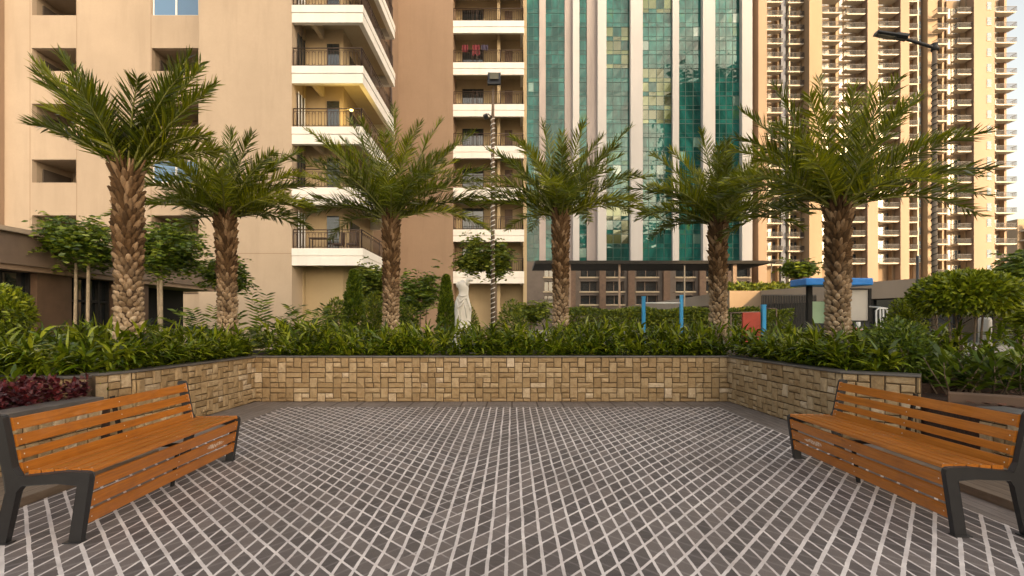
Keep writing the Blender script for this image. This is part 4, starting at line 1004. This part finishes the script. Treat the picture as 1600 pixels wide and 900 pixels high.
def cone_shrub(label, px, Y, ytop, wpx, seed):
    random.seed(seed); x = X(px, Y); H = Z(ytop, Y); r = wpx/2/800*Y; root = empty('cone_shrub', (x, Y, 0), label, 'shrub', 'cone-shaped shrubs behind the hedge'); f = MB()
    for i in range(5200):
        t = random.random()**.8; z = .25+(H-.25)*t; rr = r*(1-t)**.62*(1.0-.35*random.random()**2)+.02; a = random.uniform(0, 6.283); k = 1+.10*math.sin(a*5+z*7)+.08*math.sin(z*17+a*2)
        leaf(f, Vector((x+math.cos(a)*rr*k, Y+math.sin(a)*rr*k, z)), Vector((math.cos(a)*.7, math.sin(a)*.7, 1))+rdir()*.6, rdir(), .11, .045, .1, 1)
    f.build('foliage', M['tree_leaf'], root); s = MB(); s.tube([(x, Y, 0), (x, Y, H*.8)], [.05, .02], 6); s.build('trunk', M['bark'], root)
cone_shrub('broad cone-shaped shrub below the lowest corner balcony', 553, 15.5, 424, 46, 61)
cone_shrub('slim cone-shaped shrub just left of the white statue', 697, 15.5, 432, 32, 62)
random.seed(63)
for (px, Y_, w_, yt, lb) in ((524, 14.5, 34, 470, 'low round shrub left of the broad cone shrub'), (640, 15, 30, 478, 'low round shrub right of the corner-wall palm trunk'), (618, 15, 26, 462, 'narrow green shrub hidden behind the corner-wall palm trunk'), (730, 17, 40, 478, 'low shrub behind the white statue'), (800, 16, 50, 474, 'low bright shrub between the statue and the glass tower palm'), (585, 14.6, 30, 460, 'low shrub in front of the green tree by the corner balcony')):
    r = w_/2/800*Y_; zt_ = Z(yt, Y_); bush('round_shrub', lb, 'shrub', (X(px, Y_), Y_, zt_/2), (r, r, zt_/2), 2200, .10, 'far_leaf' if w_ > 28 else 'tree_leaf', [(X(px, Y_), Y_, X(px, Y_), Y_, .03)], group='low shrubs behind the hedge', z_base=0, shell=.5)
def fern(label, px, Y_, ytop, wpx, seed):
    random.seed(seed); x = X(px, Y_); root = empty('feathery_plant', (x, Y_, .68), label, 'plant', 'feathery plants in front of the pale wall'); m_ = MB(); L_ = wpx/2/800*Y_
    for k in range(16):
        a = k*2.4; e = R(random.uniform(25, 75)); d = Vector((math.cos(a)*math.cos(e), math.sin(a)*math.cos(e), math.sin(e))); p = Vector((x, Y_, .8)); H_ = Z(ytop, Y_)-.8
        for j in range(16):
            p = p+d*(H_/14); d = (d-UP*.05).normalized(); sd = d.cross(UP).normalized()
            for s in (-1, 1): leaf(m_, p, d*.6+sd*s, UP*.2+rdir(), .24, .05, .3, 1)
    m_.build('fronds', M['tree_leaf'], root)
fern('feathery plant right of the short leaning palm trunk', 408, 12.2, 462, 60, 71); fern('small feathery plant at the foot of the cream recess', 482, 12.4, 478, 30, 72); fern('feathery plant left of the short leaning palm trunk', 325, 12.2, 480, 40, 73)
# clipped hedge and lawn beyond
random.seed(80); m_ = MB()
for i in range(15000):
    x_ = random.uniform(1.9, 10.5); y_ = 19+random.random()**2*2.2; z_ = Z(484, 19)*(1-random.random()**2*.75)+.06*math.sin(x_*3)
    leaf(m_, Vector((x_, y_, z_)), rdir(-.1, 1), rdir(), .13, .06, .3, 1)
tag(m_.build('clipped_hedge', M['far_leaf']), 'bright clipped hedge behind the blue pull-up bars', 'hedge')
mb = MB(); mb.quad((-20, 12.8, .006), (13, 12.8, .006), (13, 33, .006), (-20, 33, .006))
gm = painted('lawn', (.05, .085, .015), .9, .35, 2, .6); tag(mb.build('lawn', gm), kind='structure')
mb = MB(); mb.box(12.6, 60, 50, 56.3, -.5, .012); tag(mb.build('road', painted('asphalt', (.06, .055, .05), .85, .2, 2)), kind='structure')
# fence in front of the podium
fr = empty('bar_fence', (17, 32, 0), 'dark vertical-bar fence left of the notice board', 'fence'); m_ = MB(); FYY = 32; xa, xb = X(1191, FYY), X(1275, FYY)
ztop = Z(462, FYY)
for i in range(34): xx = xa+(xb-xa)*i/33; m_.box(xx-.03, xx+.03, FYY, FYY+.05, 0, ztop)
m_.build('bars', M['black'], fr); m_ = MB(); m_.box(xa, xb, FYY-.02, FYY+.07, ztop, ztop+.07); m_.box(xa, xb, FYY-.02, FYY+.07, .75, .82); m_.build('rail', M['dark_metal'], fr)
# blue pull-up bars
def gym_post(mb, x, y, z1, w=.045, zb=0): mb.box(x-w, x+w, y-w, y+w, zb, z1-.03); mb.box(x-w*1.15, x+w*1.15, y-w*1.15, y+w*1.15, z1-.03, z1)
gy = empty('pull_up_bar', (X(1035, 15), 15, 0), 'two blue posts joined by a pale pull-up bar behind the hedge', 'exercise bar')
for px, Yp, zt_ in ((1005.5, 14.6, 463), (1064.5, 15.4, 461)):
    m_ = MB(); gym_post(m_, X(px, Yp), Yp, Z(zt_, Yp)); m_.build('post', M['light_blue'], gy)
m_ = MB(); m_.tube([P(1006, 473.5, 14.6), P(1064, 473.5, 15.4)], .022, 8); m_.build('bar', M['white_tube'], gy)
g2 = empty('exercise_station', (X(1180, 14), 14, 0), 'single blue post with a red panel and low rail left of the notice board', 'exercise machine')
m_ = MB(); gym_post(m_, X(1193, 14), 14, Z(476, 14), .05); m_.build('post', M['light_blue'], g2)
m_ = MB(); m_.box(X(1160, 14), X(1188, 14), 13.98, 14.05, .4, Z(488, 14)); m_.build('red_panel', M['red'], g2, bevel=.01)
m_ = MB(); m_.tube([P(1140, 489, 14), P(1186, 487.5, 14)], .018, 8); m_.tube([P(1142, 489, 14), (X(1142, 14), 14, 0)], .018, 8); m_.tube([P(1197, 482, 14), P(1213, 482, 14), (X(1213, 14), 14, 0)], .02, 8); m_.build('rail', M['parapet_brown'], g2)
# notice board with a blue roof
nb = empty('notice_board', (X(1300, 14), 14, 0), 'notice board with a thick bright blue roof behind the widest palm', 'notice board'); NY = 14
m_ = MB(); m_.box(X(1248, NY), X(1351, NY), NY-.35, NY+.45, Z(447, NY-.0), Z(436, NY)); m_.build('roof', M['blue'], nb, bevel=.03)
for px in (1267, 1322): m_ = MB(); m_.box(X(px-3.3, NY), X(px+3.3, NY), NY+.02, NY+.14, 0, Z(447, NY)); m_.build('post', M['black'], nb)
bx0_, bx1_, bz0, bz1 = X(1300, NY), X(1358, NY), Z(503, NY), Z(451, NY)
m_ = MB(); m_.box(bx0_, bx1_-.06, NY-.06, NY-.03, bz0+.04, bz1-.03); m_.build('panel', M['board'], nb)
m_ = MB(); m_.box(bx0_-.05, bx1_, NY-.10, NY+.0, bz1-.03, bz1); m_.box(bx0_-.05, bx1_, NY-.10, NY, bz0, bz0+.04); m_.box(bx1_-.075, bx1_, NY-.10, NY, bz0+.04, bz1-.03); m_.box(bx0_-.05, bx0_, NY-.10, NY, bz0+.04, bz1-.03); m_.build('panel_frame', M['black'], nb)
m_ = MB(); m_.box(X(1271, NY), X(1298, NY), NY+.06, NY+.09, Z(505, NY), Z(471, NY)); m_.build('green_panel', painted('green_panel', (.25, .38, .25), .5), nb)
# white tube exercise frame
wt = empty('tube_frame', (X(1378, 13), 13, 0), 'white bent-tube exercise frame right of the notice board', 'exercise machine'); TY = 13
m_ = MB(); m_.tube([(X(1369, TY), TY, 0), P(1369, 485, TY), P(1373, 482, TY), P(1383, 482, TY), P(1386, 485, TY), (X(1386, TY), TY, 0)], .022, 8); m_.build('outer_tube', M['white_tube'], wt)
m_ = MB(); m_.tube([P(1375, 483, TY), P(1375.5, 508, TY), P(1379, 513, TY), P(1385, 513, TY)], .02, 8); m_.tube([P(1380, 483, TY), P(1380, 507, TY), P(1384, 511, TY)], .02, 8); m_.tube([P(1359, 479, TY+.6), P(1373, 480.5, TY+.2), P(1387, 482.5, TY)], .022, 8); m_.build('inner_tube', M['white_tube'], wt)
m_ = MB(); m_.tube([P(1367, 510, TY), P(1369, 520, TY), (X(1369, TY), TY, .3)], .03, 8); m_.build('foot_rest', M['white_tube'], wt)
rw = empty('striped_exerciser', (X(1342, 12), 12, 0), 'red and white striped exercise machine at the foot of the widest palm', 'exercise machine'); QY = 12
m_ = MB(); m_.tube([(X(1341, QY), QY, 0), P(1341, 503, QY)], .045, 10); m_.build('post', M['white_tube'], rw)
rr_ = MB(); ww = MB()
for i in range(5):
    t0, t1 = i/5, (i+1)/5; tgt = rr_ if i % 2 == 0 else ww; x0_, x1_ = 1338+t0*17, 1338+t1*17
    a_ = P(x0_, 512+t0*6, QY-.1); b_ = P(x1_, 512+t1*6, QY-.1); c_ = P(x1_+3, 535, QY-.3); d2_ = P(x0_+3, 535, QY-.3); s_ = len(tgt.v)
    tgt.v += [tuple(v) for v in (a_, b_, c_, d2_)]+[tuple(v+Vector((0, .04, 0))) for v in (a_, b_, c_, d2_)]
    for f in ((0,1,2,3),(7,6,5,4),(0,4,5,1),(1,5,6,2),(2,6,7,3),(3,7,4,0)): tgt.face(tuple(s_+q for q in f))
pn_ = rr_.build('seat_panel', M['red'], rw); ww.build('white_stripe', M['white_tube'], pn_)
m_ = MB(); m_.tube([P(1346, 514, QY), P(1354, 521, QY), P(1364, 524, QY-.1)], .022, 8); m_.build('handle', M['white_tube'], rw)
bo = empty('bollard', (X(1539, 12.5), 12.5, 0), 'short pale grey round bollard behind the umbrella-shaped tree', 'bollard'); m_ = MB(); xx = X(1539, 12.5)
m_.tube([(xx, 12.5, 0), (xx, 12.5, Z(500, 12.5)), (xx, 12.5, Z(497, 12.5)), (xx, 12.5, Z(496, 12.5))], [.13, .13, .115, .08], 18); m_.build('column', M['board'], bo)
# ------------------------------------------------------------------ statue
st = empty('statue', (X(724, 14), 14, 0), 'white headless statue of a draped woman with one raised bent arm', 'statue'); SY = 14; sc = SY/800
def sp(px, py, dy=0): return P(px, py, SY+dy)
rings = [(437.5, 725, 5), (440, 722.5, 7.2), (443, 721.5, 8.2), (447, 723, 9), (452, 724.2, 8), (457, 724.6, 7.3), (460, 724.3, 7.5), (465, 723, 9.6), (472, 722.5, 11.3), (479, 723.5, 12.2), (485, 724, 12.6), (491, 723.5, 12.2), (500, 723.5, 12), (512, 723.5, 12), (522, 723.5, 12.4)]
rings = rings[1:]
m_ = MB(); n = 40
for (py, px, hw) in rings:
    lower = max(0, (py-458)/30)
    for k in range(n):
        a = 2*math.pi*k/n; fold = 1+min(1, lower)*.085*math.sin(9*a+py*.06)+min(1, lower)*.05*math.sin(15*a-py*.15)
        bust = 1+(.28*math.exp(-((py-447)/3.2)**2)*(abs(math.sin(a+0)) > .6 and math.sin(a) < 0)*max(0, math.cos(2*(a+math.pi/2)))*1.0)
        r_ = hw*sc*fold; c_ = sp(px, py); m_.v.append((c_.x+math.cos(a)*r_, SY+math.sin(a)*r_*.66*bust, c_.z))
for i in range(len(rings)-1):
    for k in range(n): m_.face((i*n+k, (i+1)*n+k, (i+1)*n+(k+1) % n, i*n+(k+1) % n), 0, True)
m_.face(tuple(range(n)), 0, False); m_.face(tuple((len(rings)-1)*n+k for k in range(n))[::-1], 0)
# neck stump, raised bent arm, shoulder stump, sash folds
m_.tube([sp(722.5, 442), sp(723, 438.5), sp(723.3, 437.3)], [.062, .048, .03], 14)
m_.tube([sp(728.5, 446), sp(730.5, 441, -.02), sp(731.5, 437.6, -.04), sp(735, 437, -.06), sp(738.5, 438.0, -.08)], [.07, .066, .055, .046, .036], 12)
m_.tube([sp(717, 442.5), sp(715.5, 445, -.02), sp(716, 449, -.03)], [.05, .058, .04], 12)
body_ = m_.build('draped_figure', M['statue'], st)
m_ = MB()
for (pts, r_) in (([(716, 461, -.09), (722, 463, -.14), (731, 461, -.10)], .03), ([(714, 464, -.10), (719, 472, -.17), (727, 466, -.15), (732, 464, -.1)], .028), ([(713, 470, -.10), (716, 481, -.16), (720, 478, -.18), (727, 466, -.15)], .03), ([(729, 464, -.13), (732, 475, -.15), (735, 486, -.12)], .028), ([(726, 468, -.16), (727, 480, -.18), (729, 497, -.17)], .026), ([(715, 483, -.13), (717, 495, -.15), (716, 505, -.15)], .028)):
    m_.tube([sp(*p) for p in pts], [r_*.6]+[r_]*(len(pts)-2)+[r_*.5], 8)
m_.build('drapery_folds', M['statue'], st)
m_ = MB(); c_ = sp(723.5, 522); m_.box(c_.x-.26, c_.x+.26, SY-.26, SY+.26, 0, c_.z+.01); m_.box(c_.x-.32, c_.x+.32, SY-.32, SY+.32, 0, .12); m_.build('pedestal', M['statue'], st, bevel=.015)
# ------------------------------------------------------------------ street lamps
def helix(mb, x, y, r, z0, z1, pitch, wire=.011):
    n = int((z1-z0)/pitch*10); mb.tube([(x+math.cos(i*.6283)*r, y+math.sin(i*.6283)*r, z0+(z1-z0)*i/n) for i in range(n+1)], wire, 4, 0, False)
LY = 17; lx_ = X(770, LY); sl_ = empty('street_lamp', (lx_, LY, 0), 'lamp post with a square flat head and a pole wrapped in pale lights', 'street lamp')
zt_ = Z(138, LY); m_ = MB(); m_.tube([(lx_, LY, 0), (lx_, LY, Z(180, LY)), (lx_+.02, LY-.02, zt_)], [.075, .05, .035], 12); m_.tube([(lx_, LY, 0), (lx_, LY, .12)], [.16, .14], 12); m_.build('pole', M['bark'], sl_)
m_ = MB(); helix(m_, lx_, LY, .066, 1.2, Z(182, LY), .16, .016); m_.build('light_string', M['white_band'], sl_)
hz = Z(126, LY); Mh = Matrix.Translation((lx_+.05, LY-.12, hz)) @ Matrix.Rotation(R(62), 4, 'X'); m_ = MB(); m_.obox(Mh, .43, .58, .09, 0, .02); h_ = m_.build('lamp_head', M['dark_metal'], sl_, bevel=.015)
m_ = MB(); m_.obox(Mh @ Matrix.Translation((0, .05, .048)), .30, .30, .012) if False else m_.obox(Matrix.Translation((lx_+.05, LY-.19, hz+.06)) @ Matrix.Rotation(R(62), 4, 'X'), .29, .30, .014); m_.build('lens', M['lens'], h_)
m_ = MB(); m_.tube([(lx_, LY, Z(184, LY)), P(765, 180, LY-.1), P(762, 177.5, LY-.15)], .018, 6); m_.build('bracket', M['dark_metal'], sl_)
m_ = MB(); c_ = P(759, 182, LY-.2); m_.obox(Matrix.Translation(c_) @ Matrix.Rotation(R(-25), 4, 'Y') @ Matrix.Rotation(R(40), 4, 'X'), .14, .12, .15, 0, .02); m_.build('camera_box', M['dark_metal'], sl_)
LY = 13; lx_ = X(1460, LY); s2 = empty('street_lamp', (lx_, LY, 0), 'tall lamp post with one angled arm and a pole wrapped in dark wire', 'street lamp')
zt_ = Z(72, LY); m_ = MB(); m_.tube([(lx_, LY, 0), (lx_, LY, 3), (lx_, LY, zt_)], [.075, .062, .05], 14); m_.tube([(lx_, LY, 0), (lx_, LY, .15)], [.18, .16], 12); m_.build('pole', painted('lamp_pole', (.16, .12, .085), .55, .25, 6), s2)
m_ = MB(); helix(m_, lx_, LY, .070, .4, Z(96, LY), .15, .010); m_.build('light_string', M['black'], s2)
m_ = MB(); m_.tube([P(1466, 76, LY), P(1455, 73, LY), P(1412, 60, LY-.3)], [.05, .045, .038], 10); m_.tube([(lx_, LY, zt_-.12), (lx_, LY, zt_+.06)], .075, 12); m_.build('arm', M['dark_metal'], s2)
c_ = P(1391, 55.5, LY-.45); Mh = Matrix.Translation(c_) @ Matrix.Rotation(R(14), 4, 'Y') @ Matrix.Rotation(R(16), 4, 'X') @ Matrix.Rotation(R(-14), 4, 'Z')
m_ = MB(); m_.obox(Mh, .66, .34, .075, 0, .03); m_.obox(Mh @ Matrix.Translation((.24, 0, .01)), .24, .26, .13, 0, .03); h_ = m_.build('lamp_head', M['dark_metal'], s2, bevel=.015)
m_ = MB(); m_.obox(Mh @ Matrix.Translation((-.08, 0, -.043)), .34, .24, .012); m_.build('lens', M['lens'], h_)
# thin far pole
m_ = MB(); m_.tube([(X(1433.5, 30), 30, 0), (X(1433.5, 30), 30, Z(400, 30))], .07, 8); tag(m_.build('pole', M['dark_metal']), 'thin grey pole in front of the podium, left of the tall lamp post', 'pole')
# fallen leaves and dirt on the bark bed at the right, a few stray leaves on the paving
random.seed(90); m_ = MB()
for i in range(900):
    x_, y_ = random.uniform(4.85, 8.6), random.uniform(3.2, 7.2); leaf(m_, Vector((x_, y_, .585+random.random()*.02)), rdir(-.1, .25), UP+rdir()*.5, random.uniform(.04, .09), .03, .2, 1)
tag(m_.build('bark_litter', painted('bark_litter', (.13, .05, .03), .9, .5, 20)), 'reddish bark and dry leaves covering the right bed', 'bark litter', kind='stuff')
